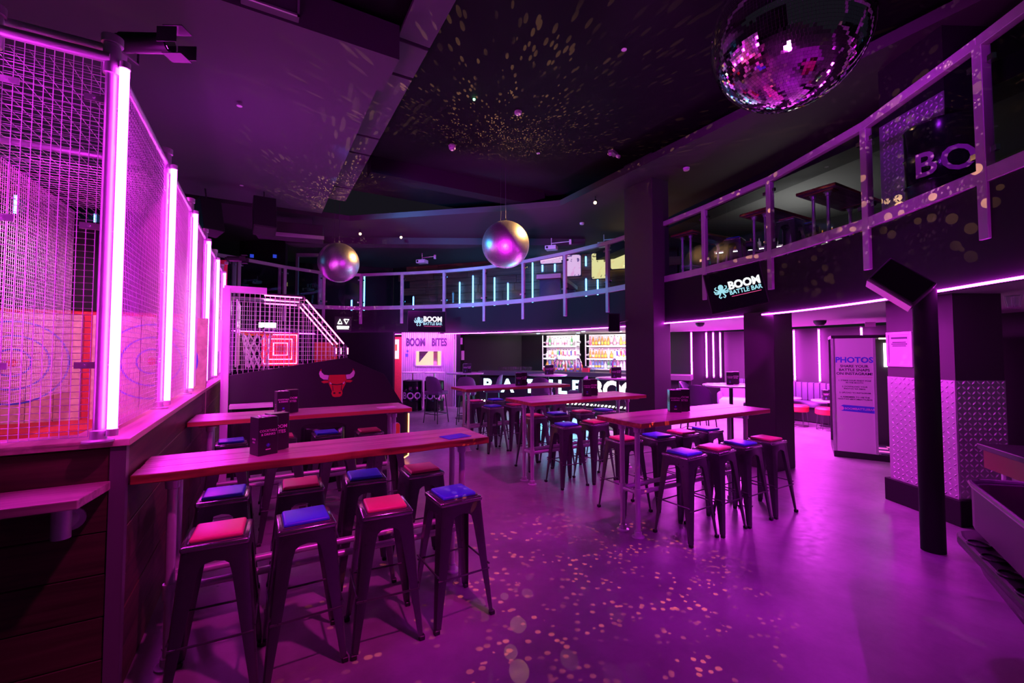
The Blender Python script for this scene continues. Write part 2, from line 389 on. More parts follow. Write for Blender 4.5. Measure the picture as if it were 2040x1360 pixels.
struct('wall_balcony_front', ribbon(CV, NV, 0, 0.14, 2.3, 3.1), 'fascia')
struct('ceiling_under_balcony', ribbon(CV, NV, 0.14, 4.4, 2.34, 2.5), 'ceiling_under')
struct('floor_upper', ribbon(CV, NV, 0.14, 6.0, 2.92, 3.1), 'dark_wall')

# high ceilings
struct('ceiling', MB().box((3.0, 4.5, 5.72), (9.6, 13.0, 0.1)), 'ceiling_dark')
cu = MB(); cu.prism([(6.0, -3), (18, -3), (18, 20), (-8, 20), (-8, 11.9), (1.9, 11.9), (5.0, 9.2), (6.0, 8.2)], 5.16, 5.3)
struct('ceiling_upper_level', cu, 'ceiling_upper')
sl = MB(); sl.prism([(-8, 5.75), (1.235, 5.75), (1.21, 11.72), (-8, 11.72)], 5.2, 5.6)
o = struct('ceiling_slab', sl, 'ceiling_slab')
struct('ceiling_slab_edge', MB().prism([(-8, 5.0), (1.33, 5.0), (1.31, 5.75), (-8, 5.75)], 5.185, 5.6), 'ceiling_slab')
for i, (y0, y1) in enumerate([(2.2, 3.6), (3.66, 5.14), (5.2, 5.84), (5.9, 7.84), (7.9, 8.6), (8.66, 10.6), (10.68, 11.6)]):
    tag(MB().box((1.55, (y0 + y1) / 2, 5.585), (0.4, y1 - y0, 0.05)).build('ceiling_panel', 'ceiling_slab', bevel=0.008), ['dark square ceiling panel at the open end of the panel row', 'dark ceiling panel second from the open end of the row', 'short dark ceiling panel beside the outer slab corner', 'long dark ceiling panel beside the purple slab', 'short speckled ceiling panel midway along the purple slab', 'long speckled ceiling panel near the rear disco ball', 'short ceiling panel above the rear disco ball chain'][i], 'ceiling panel', 'ceiling panels along the slab')
# crossing beams under the high ceiling
struct('ceiling_beam', MB().box((3.9, 9.0, 5.5), (4.2, 0.35, 0.34)), 'ceiling_dark')
struct('ceiling_beam_upper', MB().box((4.6, 12.6, 5.06), (9.0, 0.5, 0.2), rz=R(-28)), 'ceiling_upper')
struct('ceiling_beam_side', MB().box((8.8, 6.0, 5.02), (0.5, 12.0, 0.28), rz=R(-14)), 'ceiling_dark')

def wall(name, pts, z0, z1, m, t=0.12):
    b_ = MB()
    for (x0, y0), (x1, y1) in zip(pts, pts[1:]):
        L_ = math.hypot(x1 - x0, y1 - y0); a = math.atan2(y1 - y0, x1 - x0)
        b_.box(((x0 + x1) / 2, (y0 + y1) / 2, (z0 + z1) / 2), (L_, t, z1 - z0), rz=a)
    return struct(name, b_, m)
wall('wall_rear_lower', [(-5.9, 15.6), (1.2, 15.6), (3.55, 13.62)], 0, 2.34, 'dark_wall')
wall('wall_rear_corner', [(5.3, 12.62), (5.55, 13.4), (6.3, 14.6)], 0, 2.34, 'dark_wall')
wall('wall_bar_rear', [(6.3, 14.6), (8.5, 14.1), (11.0, 9.7), (11.2, 8.7)], 0, 2.34, 'dark_wall')
wall('wall_bar_side', [(11.2, 8.75), (12.2, 8.35)], 0, 2.34, 'dark_wall')
wall('wall_lounge', [(12.25, 8.3), (12.5, 7.5), (12.45, 6.6), (12.45, 5.4), (12.3, 3.6), (10.6, 3.3)], 0, 2.34, 'column_grey')
wall('wall_side_dark', [(10.35, 3.2), (10.2, 2.35), (8.6, -1.4)], 0, 2.34, 'black_paint')
wall('wall_rear_upper', [(-7.9, 17.2), (1.0, 18.6), (4.6, 17.9)], 3.1, 5.16, 'dark_wall')
wall('wall_east_upper', [(11.9, 9.6), (12.8, 4), (12.0, -2.5)], 3.1, 5.16, 'black_paint')
wall('wall_west', [(-5.9, -3), (-5.9, 20)], 0, 5.6, 'black_paint')
# upper rear wall clad in wide wooden boards, each one its own plank
ub = struct('wall_upper_clad', MB().box((8.25, 13.77, 4.13), (10.9, 0.1, 2.06), rz=R(-48.7)), 'black_paint')
_dir = Vector((11.85 - 4.65, 9.68 - 17.87, 0)).normalized(); _nor = Vector((_dir.y, -_dir.x, 0))
pm = [MB().box((0, 0, 0), (l, 0.03, 0.285)).mesh('plank', 'plank_up', bevel=0.006) for l in (1.1, 1.45, 0.8)]
for r_ in range(7):
    s_ = 0.2 + (r_ * 0.37) % 0.9
    while s_ < 10.2:
        k = random.randrange(3); l = (1.1, 1.45, 0.8)[k]
        p = Vector((4.65, 17.87, 0)) + _dir * (s_ + l / 2) + _nor * (0.08 + 0.01 * random.random())
        q = ob('plank', pm[k], None, None); q.parent = ub
        q.location = (p.x, p.y, 3.25 + r_ * 0.295); q.rotation_euler = (0, 0, math.atan2(_dir.y, _dir.x)); s_ += l + 0.012

# square column on the balcony edge and the second pillar
struct('column_square', MB().box((6.785, 6.3, 2.83), (0.47, 0.76, 5.66)), 'column_grey', bevel=0.01)
struct('column_second', MB().box((6.72, 3.83, 1.17), (0.5, 0.46, 2.34)), 'column_grey', bevel=0.01)
struct('column_round', MB().lathe([(0.085, 0), (0.085, 2.3)], (5.14, 1.53, 0), 24), 'black_paint', smooth=True)

# clad pillar by the post: local x runs along its long face
PA = math.atan2(2.34 - 1.6, 6.49 - 6.1)
pil = tag(thing('pillar_clad', 'square pillar with embossed metal cladding and framed notice', 'pillar', (6.1, 1.6, 0), PA), kind='structure'); del pil['category']
LP, DP = 0.76, 0.52          # long face length, depth (local -y is away from camera)
MB().box((LP / 2, -DP / 2, 1.17), (LP, DP, 2.34)).build('pillar_core', 'column_grey', pil)
MB().box((LP / 2, -DP / 2, 0.13), (LP + 0.09, DP + 0.09, 0.26)).build('plinth', 'black_paint', pil, bevel=0.008)
MB().box((LP / 2, 0.004, 0.85), (LP, 0.008, 1.2)).box((-0.004, -DP / 2, 0.85), (0.008, DP, 1.2)).build('cladding_sheet', 'diamond_plate', pil)
def tread(w, h, x0, z0, fn, step=0.052):
    b_ = MB(); i = 0; z = z0 + step / 2
    while z < z0 + h - 0.02:
        j = 0; x = x0 + step / 2
        while x < x0 + w - 0.01:
            a = R(45) if (i + j) % 2 else R(-45); L_, w_ = 0.027, 0.0095; c, s_ = math.cos(a), math.sin(a)
            pts = [(-L_, 0), (0, -w_), (L_, 0), (0, w_)]
            P = [fn(x + p * c - q * s_, z + p * s_ + q * c, 0.0) for p, q in pts] + [fn(x, z, 0.009)]
            b_.add(P, [(0, 1, 4), (1, 2, 4), (2, 3, 4), (3, 0, 4)]); x += step; j += 1
        z += step; i += 1
    return b_
tag(tread(LP, 1.2, 0, 0.26, lambda x, z, d: (x, 0.008 + d, z)).build('tread_relief', 'tread_metal', pil), kind='stuff')
tag(tread(DP, 1.2, 0, 0.26, lambda x, z, d: (-0.008 - d, -x, z)).build('tread_relief', 'tread_metal', pil), kind='stuff')
# same pillar upstairs
pil2 = tag(thing('pillar_upper', 'upper storey run of the metal clad pillar behind the balcony glass', 'pillar', (6.1, 1.6, 3.1), PA), kind='structure'); del pil2['category']
MB().box((LP / 2, -DP / 2, 1.03), (LP, DP, 2.06)).build('pillar_core', 'black_paint', pil2)
MB().box((LP / 2, 0.004, 0.68), (LP, 0.008, 1.36)).build('cladding_sheet', 'diamond_plate', pil2)
tag(tread(LP, 1.36, 0, 0, lambda x, z, d: (x, 0.008 + d, z)).build('tread_relief', 'tread_metal', pil2), kind='stuff')
nf = thing('framed_notice', 'pale framed notice hung on the clad pillar behind the round post', 'picture', (6.1 + 0.585 * math.cos(PA), 1.6 + 0.585 * math.sin(PA), 1.77), PA)
b_ = MB()
for dx in (-0.145, 0.145): b_.box((dx, 0.016, 0), (0.03, 0.02, 0.40))
for dz in (-0.185, 0.185): b_.box((0, 0.016, dz), (0.26, 0.02, 0.03))
b_.build('frame', 'plastic_white', nf, bevel=0.003)
MB().box((0, 0.012, 0), (0.26, 0.01, 0.34)).build('sheet', 'paper', nf)
for k, z in enumerate((0.13, 0.08, 0.06, 0.04)): MB().box((0, 0.0182, z), (0.2 - 0.03 * (k % 2), 0.001, 0.012 if k else 0.022)).build('printed_line', 'print_dark', nf)

# ------------------------------------------------------------------ balcony balustrade
bal = thing('balustrade', 'curved grey balcony railing with glass panes and posts above the court', 'railing')
POSTS = [(3.55, -1.0), (4.3, 0.1), (5.06, 1.1), (5.82, 2.18), (6.45, 3.6), (6.74, 4.91), (6.92, 6.1), (6.97, 7.66), (6.76, 9.03), (6.37, 10.48), (5.79, 11.8), (4.96, 13.0), (3.9, 14.03), (2.79, 14.98), (1.67, 15.22), (0.52, 14.7), (-0.62, 13.96), (-2.0, 13.2), (-3.4, 12.6)]
def seg(b_, p, q, z, w, h, off=0.0, trim=0.0):
    p = Vector(p); q = Vector(q); d = (q - p); L_ = d.length - trim; a = math.atan2(d.y, d.x); c = (p + q) / 2
    b_.box((c.x, c.y, z), (L_, w, h), rz=a)
for i, p in enumerate(POSTS):
    q = POSTS[min(i + 1, len(POSTS) - 1)]; r0 = POSTS[max(i - 1, 0)]; a = math.atan2(q[1] - r0[1], q[0] - r0[0])
    MB().box((p[0], p[1], 3.46), (0.085, 0.075, 1.62), rz=a).build('post', 'rail_grey', bal, bevel=0.004, seg=1)
    if i + 1 < len(POSTS):
        MB_t = MB(); seg(MB_t, p, q, 4.28, 0.075, 0.09); MB_t.build('top_rail', 'rail_grey', bal, bevel=0.004, seg=1)
        MB_t = MB(); seg(MB_t, p, q, 3.17, 0.06, 0.12); MB_t.build('bottom_rail', 'rail_grey', bal, bevel=0.004, seg=1)
        MB_t = MB(); seg(MB_t, p, q, 3.73, 0.008, 0.94, trim=0.15); MB_t.build('glass_panel', 'glass_pane', bal)
        P0 = Vector(p); Q0 = Vector(q); d = (Q0 - P0).normalized(); cb = MB()
        for e, sg in ((P0, 1), (Q0, -1)):
            for z in (3.36, 4.1):
                c = e + d * sg * 0.085; cb.box((c.x, c.y, z), (0.05, 0.03, 0.045), rz=math.atan2(d.y, d.x))
        tag(cb.build('glass_clamp', 'chrome', bal), kind='stuff')

# magenta strip along the underside of the balcony front, one run per visible stretch
def strip_run(i0, i1, label):
    b_ = ribbon(CV[i0:i1], NV[i0:i1], -0.03, -0.005, 2.285, 2.305)
    return tag(b_.build('led_strip', 'led_magenta'), label, 'light strip', 'light strips under the balcony edge')
strip_run(0, 41, 'magenta light strip under the balcony edge above the lounge')
strip_run(43, 66, 'magenta light strip under the balcony edge above the bar')
strip_run(67, 80, 'magenta light strip above the corrugated food hatch')
strip_run(81, 96, 'magenta light strip behind the hoops machine cage')

# ------------------------------------------------------------------ axe range: plank walls, ledge, cage
PT = [MB().box((0, 0, 0), (0.022, l, 0.205)).mesh('plank', 'plank_dark_y', bevel=0.003, seg=1) for l in (2.35, 1.75)]
PF = [MB().box((0, 0, 0), (l, 0.022, 0.205)).mesh('plank', 'plank_dark', bevel=0.003, seg=1) for l in (2.35, 1.75)]
wl = struct('wall_cage_side', MB().box((-0.68, 6.525, 0.63), (0.1, 7.05, 1.26)), 'black_paint')
wf = struct('wall_cage_front', MB().box((-3.2, 3.03, 0.63), (5.1, 0.1, 1.26)), 'black_paint')
for r_ in range(6):
    y = 2.985 - (0.9 if r_ % 2 else 0.0); k = 0; x = -0.665 + (0.9 if r_ % 2 else 0)
    first = True
    while y < 10.0:
        l = 2.35 if k % 2 == 0 else 1.75
        y0, y1 = max(y, 2.985), min(y + l, 10.05)
        me = PT[k % 2] if (y0 == y and y1 == y + l) else MB().box((0, 0, 0), (0.022, y1 - y0, 0.205)).mesh('plank', 'plank_dark_y', bevel=0.003, seg=1)
        ob('plank', me, wl, (-0.616 + 0.003 * ((r_ + k) % 2), (y0 + y1) / 2, 0.105 + r_ * 0.2095)); y += l + 0.006; k += 1
    k = 0
    while x > -3.0:
        l = 2.35 if k % 2 == 0 else 1.75
        x1, x0 = min(x, -0.665), x - l
        me = PF[k % 2] if x1 == x else MB().box((0, 0, 0), (x1 - x0, 0.022, 0.205)).mesh('plank', 'plank_dark', bevel=0.003, seg=1)
        ob('plank', me, wf, ((x0 + x1) / 2, 2.966 + 0.003 * ((r_ + k) % 2), 0.105 + r_ * 0.2095)); x -= l + 0.006; k += 1
b_ = MB(); b_.box((-0.635, 2.949, 0.63), (0.06, 0.004, 1.26)).box((-0.6035, 2.975, 0.63), (0.004, 0.056, 1.26))
cs = tag(b_.build('corner_trim', 'trim_metal'), 'metal angle strip on the corner of the plank wall', 'trim')
for z in (0.1, 0.35, 0.6, 0.85, 1.1): MB().tube([(-0.6, 2.985, z), (-0.598, 2.985, z)], 0.005, 8).build('screw', 'chrome', cs)
tag(MB().prism([(-0.585, 2.93), (-0.585, 10.05), (-0.86, 10.05), (-0.86, 3.2), (-4.5, 3.2), (-4.5, 2.93)], 1.265, 1.302).build('ledge_board', 'board_pale', bevel=0.004), 'wooden cap ledge along the top of the plank wall under the cage', 'ledge')

PY = [2.9, 4.32, 5.62, 6.94, 8.28, 9.62]
def cage_post(x, y, label):
    t = thing('cage_post', label, 'post', (x, y, 1.302), 0, 'posts of the axe range cage')
    MB().tube([(0, 0, 0), (0, 0, 1.96)], 0.024, 14).build('pipe', 'galv', t, smooth=True)
    MB().lathe([(0.062, 0), (0.062, 0.008), (0.034, 0.014), (0.033, 0.055), (0.025, 0.06)], n=20).build('flange', 'galv', t, smooth=True)
    MB().lathe([(0.034, 1.86), (0.036, 1.87), (0.036, 2.0), (0.034, 2.01)], n=16).lathe([(0.044, 2.015), (0.044, 2.055), (0.036, 2.06)], n=18).build('collar', 'galv', t, smooth=True)
    return t
def neon_tube(x, y, label, z0=1.36, z1=3.2, m='tube_magenta', r=0.021, group='magenta tubes on the cage', caps=True):
    t = thing('neon_tube', label, 'neon light', (x, y, z0), 0, group)
    MB().tube([(0, 0, 0), (0, 0, z1 - z0)], r, 12).build('tube', m, t, smooth=True)
    for za, zb in ((-0.03, 0.004), (z1 - z0 - 0.004, z1 - z0 + 0.03)): MB().lathe([(r + 0.003, za), (r + 0.003, zb)], n=12).build('end_cap', 'plastic_white', t, smooth=True)
    return t
ORD = ['at the near corner of the plank wall', 'second along the plank wall', 'third along the plank wall', 'fourth along the plank wall', 'fifth along the plank wall', 'at the far end of the plank wall']
for i, y in enumerate(PY):
    cage_post(-0.70, y, 'galvanised cage post ' + ORD[i])
    neon_tube(-0.645, y - 0.02, 'magenta neon tube on the cage post ' + ORD[i])
cage_post(-1.12, 2.9, 'galvanised cage post on the front face of the axe range')
neon_tube(-1.17, 2.86, 'magenta neon tube on the front face of the axe range')
def mesh_panel(name, label, o0, ux, L_, z0, z1, pitch=0.033, r=0.0018, clamps=True, fine=False):
    t = thing(name, label, 'mesh panel', o0, math.atan2(ux[1], ux[0]), 'wire mesh panels of the cage')
    b_ = MB(); n = int(L_ / pitch); h = z1 - z0
    for k in range(n + 1): b_.tube([(k * L_ / n, 0, 0), (k * L_ / n, 0, h)], r, 4, caps=False)
    mz = int(h / 0.031)
    for k in range(mz + 1): b_.tube([(0, 0.003, k * h / mz), (L_, 0.003, k * h / mz)], r, 4, caps=False)
    tag(b_.build('wire_mesh', 'wire', t), kind='stuff')
    if clamps:
        for x in (0.0, L_):
            for z in (0.35, h * 0.55, h - 0.2):
                c = MB().box((x + (0.02 if x == 0 else -0.02), -0.006, z), (0.075, 0.006, 0.032)).tube([(x + (0.02 if x == 0 else -0.02), -0.006, z), (x + (0.02 if x == 0 else -0.02), -0.02, z)], 0.006, 8)
                c.build('clamp', 'galv', t)
    return t
BAY = ['nearest the plank wall corner', 'second bay along the plank wall', 'third bay along the plank wall', 'fourth bay along the plank wall', 'last bay along the plank wall']
for i in range(5):
    mesh_panel('mesh_panel', 'wire mesh panel of the cage, ' + BAY[i], (-0.70, PY[i] + 0.045, 1.33), (0, 1), PY[i + 1] - PY[i] - 0.09, 1.33, 3.22)
mesh_panel('mesh_panel', 'narrow wire mesh panel on the front face of the cage', (-1.08, 2.9, 1.33), (1, 0), 0.34, 1.33, 3.22)
mesh_panel('mesh_panel', 'wire mesh panel beyond the front neon tube, cut by the frame', (-2.2, 2.9, 1.33), (1, 0), 1.03, 1.33, 3.22, clamps=False)
mesh_panel('mesh_panel', 'inner wire mesh panel dividing the throwing lanes', (-1.75, 3.4, 1.33), (0, 1), 2.8, 1.33, 3.22, clamps=False)
def pipe(pts, r, label, cat='pipe', name='pipe', m='galv', group=None):
    return tag(MB().tube(pts, r, 12).build(name, m, smooth=True), label, cat, group)
pipe([(-0.70, 2.9, 3.24), (-0.70, 9.62, 3.24)], 0.022, 'galvanised top pipe running along the side of the cage', name='top_pipe')
pipe([(-0.70, 2.88, 3.235), (-2.3, 2.88, 3.235)], 0.026, 'lower galvanised top pipe over the front mesh panel', name='top_pipe')
pipe([(-0.74, 2.94, 3.315), (-2.3, 2.94, 3.315)], 0.02, 'upper galvanised top pipe over the front mesh panel', name='top_pipe')
pipe([(-0.74, 3.7, 3.0), (-2.6, 3.7, 3.0)], 0.02, 'galvanised cross pipe inside the cage behind the front mesh', name='cross_pipe')
b_ = MB()
for k in range(42): b_.tube([(-0.72, 2.95 + k * 0.07, 3.2), (-2.6, 2.95 + k * 0.07, 3.2)], 0.002, 4, caps=False)
for k in range(28): b_.tube([(-0.74 - k * 0.068, 2.95, 3.205), (-0.74 - k * 0.068, 6.4, 3.205)], 0.002, 4, caps=False)
t = thing('mesh_roof', 'flat wire mesh roof over the axe throwing lanes', 'mesh panel'); tag(b_.build('wire_mesh', 'wire', t), kind='stuff')
# inside the range
struct('wall_range_rear', MB().box((-3.3, 6.62, 1.6), (5.1, 0.1, 3.2)), 'red_wall')
struct('wall_range_upper', MB().box((-3.3, 6.55, 2.7), (5.1, 0.03, 1.0)), 'black_paint')
struct('floor_range_bed', MB().box((-2.6, 6.1, 0.5), (3.4, 0.8, 1.0)), 'red_wall')
def axe_target(x, label):
    t = thing('axe_target', label, 'target', (x, 6.5, 0.95), 0, 'axe targets in the throwing range')
    for k in range(5):
        w = 0.205
        MB().box((-0.42 + k * 0.21, 0, 0.6), (w, 0.06, 1.2)).build('plank', 'board_pale', t, bevel=0.003, seg=1)
    for r0 in (0.13, 0.27, 0.42):
        b_ = MB(); n = 40; vs = []
        for k in range(n):
            c, s_ = math.cos(2 * math.pi * k / n), math.sin(2 * math.pi * k / n); vs += [(r0 * c, -0.033, 0.68 + r0 * s_), ((r0 + 0.018) * c, -0.033, 0.68 + (r0 + 0.018) * s_)]
        b_.add(vs, [(2 * k, 2 * k + 1, (2 * k + 3) % (2 * n), (2 * k + 2) % (2 * n)) for k in range(n)]); b_.build('ring', 'print_blue', t)
    MB().tube([(0, -0.031, 0.68), (0, -0.036, 0.68)], 0.04, 20).build('bullseye', 'bull_red', t)
axe_target(-1.12, 'pale plank axe target with dark rings behind the first mesh bay')
axe_target(-2.25, 'pale plank axe target with rings behind the front mesh panel')
for i, (x, z, h) in enumerate([(-2.9, 3.55, 0.5), (-2.55, 3.5, 0.55), (-2.2, 3.1, 0.9), (-1.6, 3.1, 0.7)]):
    neon_tube(x * 2.0, 12.5, ['cyan neon tube seen through the front mesh, short outer one', 'cyan neon tube seen through the front mesh, second one', 'tall cyan neon tube seen through the front mesh', 'cyan neon tube seen through the front mesh by the corner post'][i], z + 0.5, z + h + 0.9, 'tube_cyan', 0.02, 'cyan tubes beyond the cage')

# small shelf with pipe brackets on the front of the plank wall
sh = thing('wall_shelf', 'small wooden shelf on pipe brackets on the front plank wall', 'shelf', (-0.66, 2.955, 1.05))
MB().prism([(0, 0), (-1.6, 0), (-1.6, -0.31), (-0.04, -0.31), (-0.0, -0.03)], 0, 0.042).build('board', 'table_wood', sh, bevel=0.004)
for x in (-0.14, -0.62):
    b_ = MB().lathe([(0.055, 0), (0.055, 0.012)], n=18); b_.v = [(v[0] + x, -v[2] - 0.002, v[1] - 0.12) for v in b_.v]
    b_.tube([(x, -0.01, -0.12), (x, -0.13, -0.12)], 0.032, 14).tube([(x, -0.13, -0.17), (x, -0.13, 0)], 0.036, 14)
    b_.build('pipe_bracket', 'galv', sh, smooth=True)
# small pink equipment box on the far post
tag(MB().box((-0.62, 8.55, 2.0), (0.09, 0.3, 0.5)).build('equipment_box', 'plastic_white', bevel=0.01), 'pink lit metal box fixed to the far cage posts', 'box')

def stage_light(loc, rz, label, tilt=-10):
    t = thing('stage_light', label, 'stage light', loc, rz, 'stage lights clamped to the cage')
    MB().tube([(0, 0, 0), (0.24, 0, 0)], 0.05, 16).tube([(-0.04, 0, 0), (0, 0, 0)], 0.03, 12).build('housing', 'speaker_black', t, smooth=True)
    MB().tube([(0.02, -0.07, 0), (0.02, -0.07, -0.07), (0.02, 0.07, -0.07), (0.02, 0.07, 0)], 0.006, 6).build('yoke', 'gunmetal', t)
    MB().tube([(0.242, 0, 0), (0.246, 0, 0)], 0.042, 16).build('lens', 'chrome', t)
    for k in range(4):
        a = k * math.pi / 2
        MB().box((0.28, 0.075 * math.cos(a), 0.075 * math.sin(a)), (0.1, 0.08 if k % 2 else 0.004, 0.004 if k % 2 else 0.08)).build('barn_door', 'speaker_black', t)
    MB().box((-0.02, 0, -0.08), (0.05, 0.04, 0.05)).build('clamp', 'galv', t)
    return t
stage_light((-0.68, 3.0, 3.4), R(-28), 'black stage light with barn doors on the near cage corner')
stage_light((-0.6, 9.5, 3.45), R(-20), 'small black stage light on the far end of the cage')
tag(MB().box((-0.78, 10.0, 2.4), (0.3, 0.12, 2.2)).build('end_panel', 'red_vinyl', bevel=0.01), 'red end panel behind the last cage post', 'panel')

# ------------------------------------------------------------------ bar stools
def stool_leg(sx, sy):
    lv = [(0.742, 0.149), (0.684, 0.1535), (0.676, 0.112), (0.660, 0.092), (0.61, 0.083), (0.4, 0.066), (0.12, 0.043), (0.025, 0.036)]
    vs = []; t_ = 0.004
    for z, w in lv:
        h = 0.148 + 0.062 * (1 - z / 0.742)
        P = [(h - w, h), (h - 0.028, h), (h - 0.008, h - 0.008), (h, h - 0.028), (h, h - w), (h - t_, h - w), (h - t_, h - 0.03), (h - 0.013, h - 0.013), (h - 0.03, h - t_), (h - w, h - t_)]
        vs += [(sx * x, sy * y, z) for x, y in P]
    n = 10; fs = [tuple(range(n)), tuple((len(lv) - 1) * n + k for k in range(n))]
    for i in range(len(lv) - 1):
        for k in range(n): fs.append((i * n + k, i * n + (k + 1) % n, (i + 1) * n + (k + 1) % n, (i + 1) * n + k))
    return MB().add(vs, fs)
def make_stool(m):
    t = thing('bar_stool', '', 'stool')
    for sx in (-1, 1):
        for sy in (-1, 1):
            leg = stool_leg(sx, sy).build('leg', 'gunmetal', t, smooth=True)
            MB().box((sx * 0.196, sy * 0.196, 0.014), (0.034, 0.034, 0.028)).build('rubber_foot', 'speaker_black', leg, bevel=0.004, seg=1)
    MB().box((0, 0, 0.755), (0.302, 0.302, 0.034)).build('seat', 'gunmetal_seat', t, smooth=True, bevel=0.014, seg=3)
    MB().box((0, 0, 0.7735), (0.25, 0.25, 0.006)).build('seat_rim', 'speaker_black', t, bevel=0.002, seg=1)
    c = MB(); n = 8; vs = []; fs = []
    c.box((0, 0, 0.782), (0.236, 0.236, 0.03)); c.build('cushion', m, t, smooth=True, bevel=0.013, seg=3)
    h = 0.182
    for a, b2 in (((-h, -h), (h, -h)), ((h, -h), (h, h)), ((h, h), (-h, h)), ((-h, h), (-h, -h))):
        dz = 0.0 if a[1] == b2[1] else 0.03
        MB().tube([(a[0], a[1], 0.3 + dz), (b2[0], b2[1], 0.3 + dz)], 0.0065, 8).build('footrest', 'gunmetal', t, smooth=True)
    MB().box((0, 0, 0.655), (0.40, 0.022, 0.003), rz=R(45)).box((0, 0, 0.655), (0.40, 0.022, 0.003), rz=R(-45)).build('cross_brace', 'gunmetal', t)
    return t
proto = {}
def place_stool(c, x, y, rz, label, group, z=0.0):
    if c not in proto:
        t = make_stool('vinyl_' + c); t.location = (x, y, z); t.rotation_euler = (0, 0, rz); t['label'] = label; t['group'] = group
        proto[c] = remember(t); return t
    return copy_tree(proto[c], (x, y, z), rz, label, group)
P_, B_ = 'pink', 'blue'
ordn = ['first', 'second', 'third', 'fourth']
rows = [
    ('near side of waney table', 'plank wall', 'stools at the waney-edged table', [(-0.186, 2.862, P_), (0.234, 2.851, B_), (0.688, 2.832, P_), (1.152, 2.827, B_)]),
    ('far side of waney table', 'plank wall', 'stools at the waney-edged table', [(-0.209, 3.60, B_), (0.259, 3.575, P_), (0.709, 3.57, B_), (1.156, 3.53, P_)]),
    ('near side of table facing bull emblem', 'plank wall', 'stools at the table facing the bull emblem', [(-0.26, 4.78, P_), (0.2, 4.76, B_), (0.68, 4.74, P_), (1.16, 4.75, B_)]),
    ('far side of table facing bull emblem', 'plank wall', 'stools at the table facing the bull emblem', [(-0.28, 5.61, B_), (0.2, 5.63, P_), (0.674, 5.643, B_), (1.146, 5.53, P_)]),
    ('near side of table by square column', 'court centre', 'stools at the table by the square column', [(3.527, 2.83, B_), (3.96, 2.82, P_), (4.4, 2.82, B_), (4.87, 2.82, P_)]),
    ('far side of table by square column', 'court centre', 'stools at the table by the square column', [(3.502, 3.612, P_), (3.958, 3.55, B_), (4.381, 3.558, P_), (4.831, 3.552, B_)]),
    ('near side of middle table', 'court centre', 'stools at the middle table', [(3.509, 4.68, B_), (3.975, 4.67, P_), (4.42, 4.67, B_), (4.86, 4.67, P_)]),
    ('far side of middle table', 'court centre', 'stools at the middle table', [(3.566, 5.568, P_), (3.992, 5.566, B_), (4.475, 5.548, P_), (4.892, 5.515, B_)]),
    ('near side of rearmost table', 'court centre', 'stools at the rearmost table', [(3.543, 6.88, B_), (3.983, 6.87, P_), (4.43, 6.86, B_), (4.873, 6.85, P_)]),
    ('far side of rearmost table', 'court centre', 'stools at the rearmost table', [(3.617, 7.736, P_), (4.062, 7.76, B_), (4.45, 7.70, P_), (4.9, 7.72, B_)]),
]
for side, anchor, grp, lst in rows:
    for k, (x, y, c) in enumerate(lst):
        place_stool(c, x, y, R(random.uniform(-4, 4)), f'{c}-padded steel stool, {ordn[k]} from {anchor}, {side}', grp)

# ------------------------------------------------------------------ long tables on pipe legs
def long_table(label, x0, x1, y0, y1, waney=False, z=0.0, nplank=3, dx=0.16):
    t = thing('long_table', label, 'table', ((x0 + x1) / 2, (y0 + y1) / 2, z), 0, 'long wooden tables on pipe legs')
    hx, hy = (x1 - x0) / 2, (y1 - y0) / 2; w = 2 * hy / nplank
    for k in range(nplank):
        ya, yb = -hy + k * w + 0.002, -hy + (k + 1) * w - 0.002
        if waney and k == 0:
            poly = []; n = 40
            for i in range(n + 1):
                x = -hx + 2 * hx * i / n; poly.append((x, ya + 0.022 * noise.noise(Vector((x * 3.1, 0.3, 0))) + 0.008 * noise.noise(Vector((x * 14, 1, 0)))))
            b_ = MB().prism(poly + [(hx, yb), (-hx, yb)], 1.052, 1.10)
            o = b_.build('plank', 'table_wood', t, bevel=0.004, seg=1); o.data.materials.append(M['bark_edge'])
            for f in o.data.polygons:
                if f.normal.y < -0.4: f.material_index = 1
        else:
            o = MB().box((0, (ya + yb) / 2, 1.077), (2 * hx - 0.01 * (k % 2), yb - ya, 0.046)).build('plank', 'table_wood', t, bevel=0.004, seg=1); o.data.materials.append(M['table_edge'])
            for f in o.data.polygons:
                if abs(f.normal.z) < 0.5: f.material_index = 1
    MB().box((-hx + dx, 0, 1.045), (0.16, 2 * hy - 0.14, 0.02)).box((hx - dx, 0, 1.045), (0.16, 2 * hy - 0.14, 0.02)).build('batten', 'table_wood_y', t, bevel=0.002, seg=1)
    for sx in (-1, 1):
        lx = sx * (hx - dx)
        for y in (-0.1, 0.1):
            l = MB().tube([(lx, y, 0), (lx, y, 1.036)], 0.024, 14).build('leg', 'galv', t, smooth=True)
            MB().lathe([(0.06, 0), (0.06, 0.008), (0.036, 0.014), (0.034, 0.05), (0.025, 0.054)], (lx, y, 0), 18).build('floor_flange', 'galv', l, smooth=True)
            MB().lathe([(0.025, 0.975), (0.034, 0.98), (0.036, 1.02), (0.055, 1.027), (0.055, 1.035)], (lx, y, 0), 18).build('top_flange', 'galv', l, smooth=True)
            MB().lathe([(0.033, 0.37), (0.033, 0.45)], (lx, y, 0), 14).build('tee_joint', 'galv', l, smooth=True)
        MB().tube([(lx, -0.1, 0.41), (lx, 0.1, 0.41)], 0.02, 12).build('cross_pipe', 'galv', t, smooth=True)
    for y in (-0.1, 0.1):
        MB().tube([(-hx + dx, y, 0.41), (hx - dx, y, 0.41)], 0.022, 12).build('foot_rail', 'galv', t, smooth=True)
    return t
long_table('waney-edged wooden table against the plank wall corner', -0.59, 1.5, 2.965, 3.46, True, nplank=3)
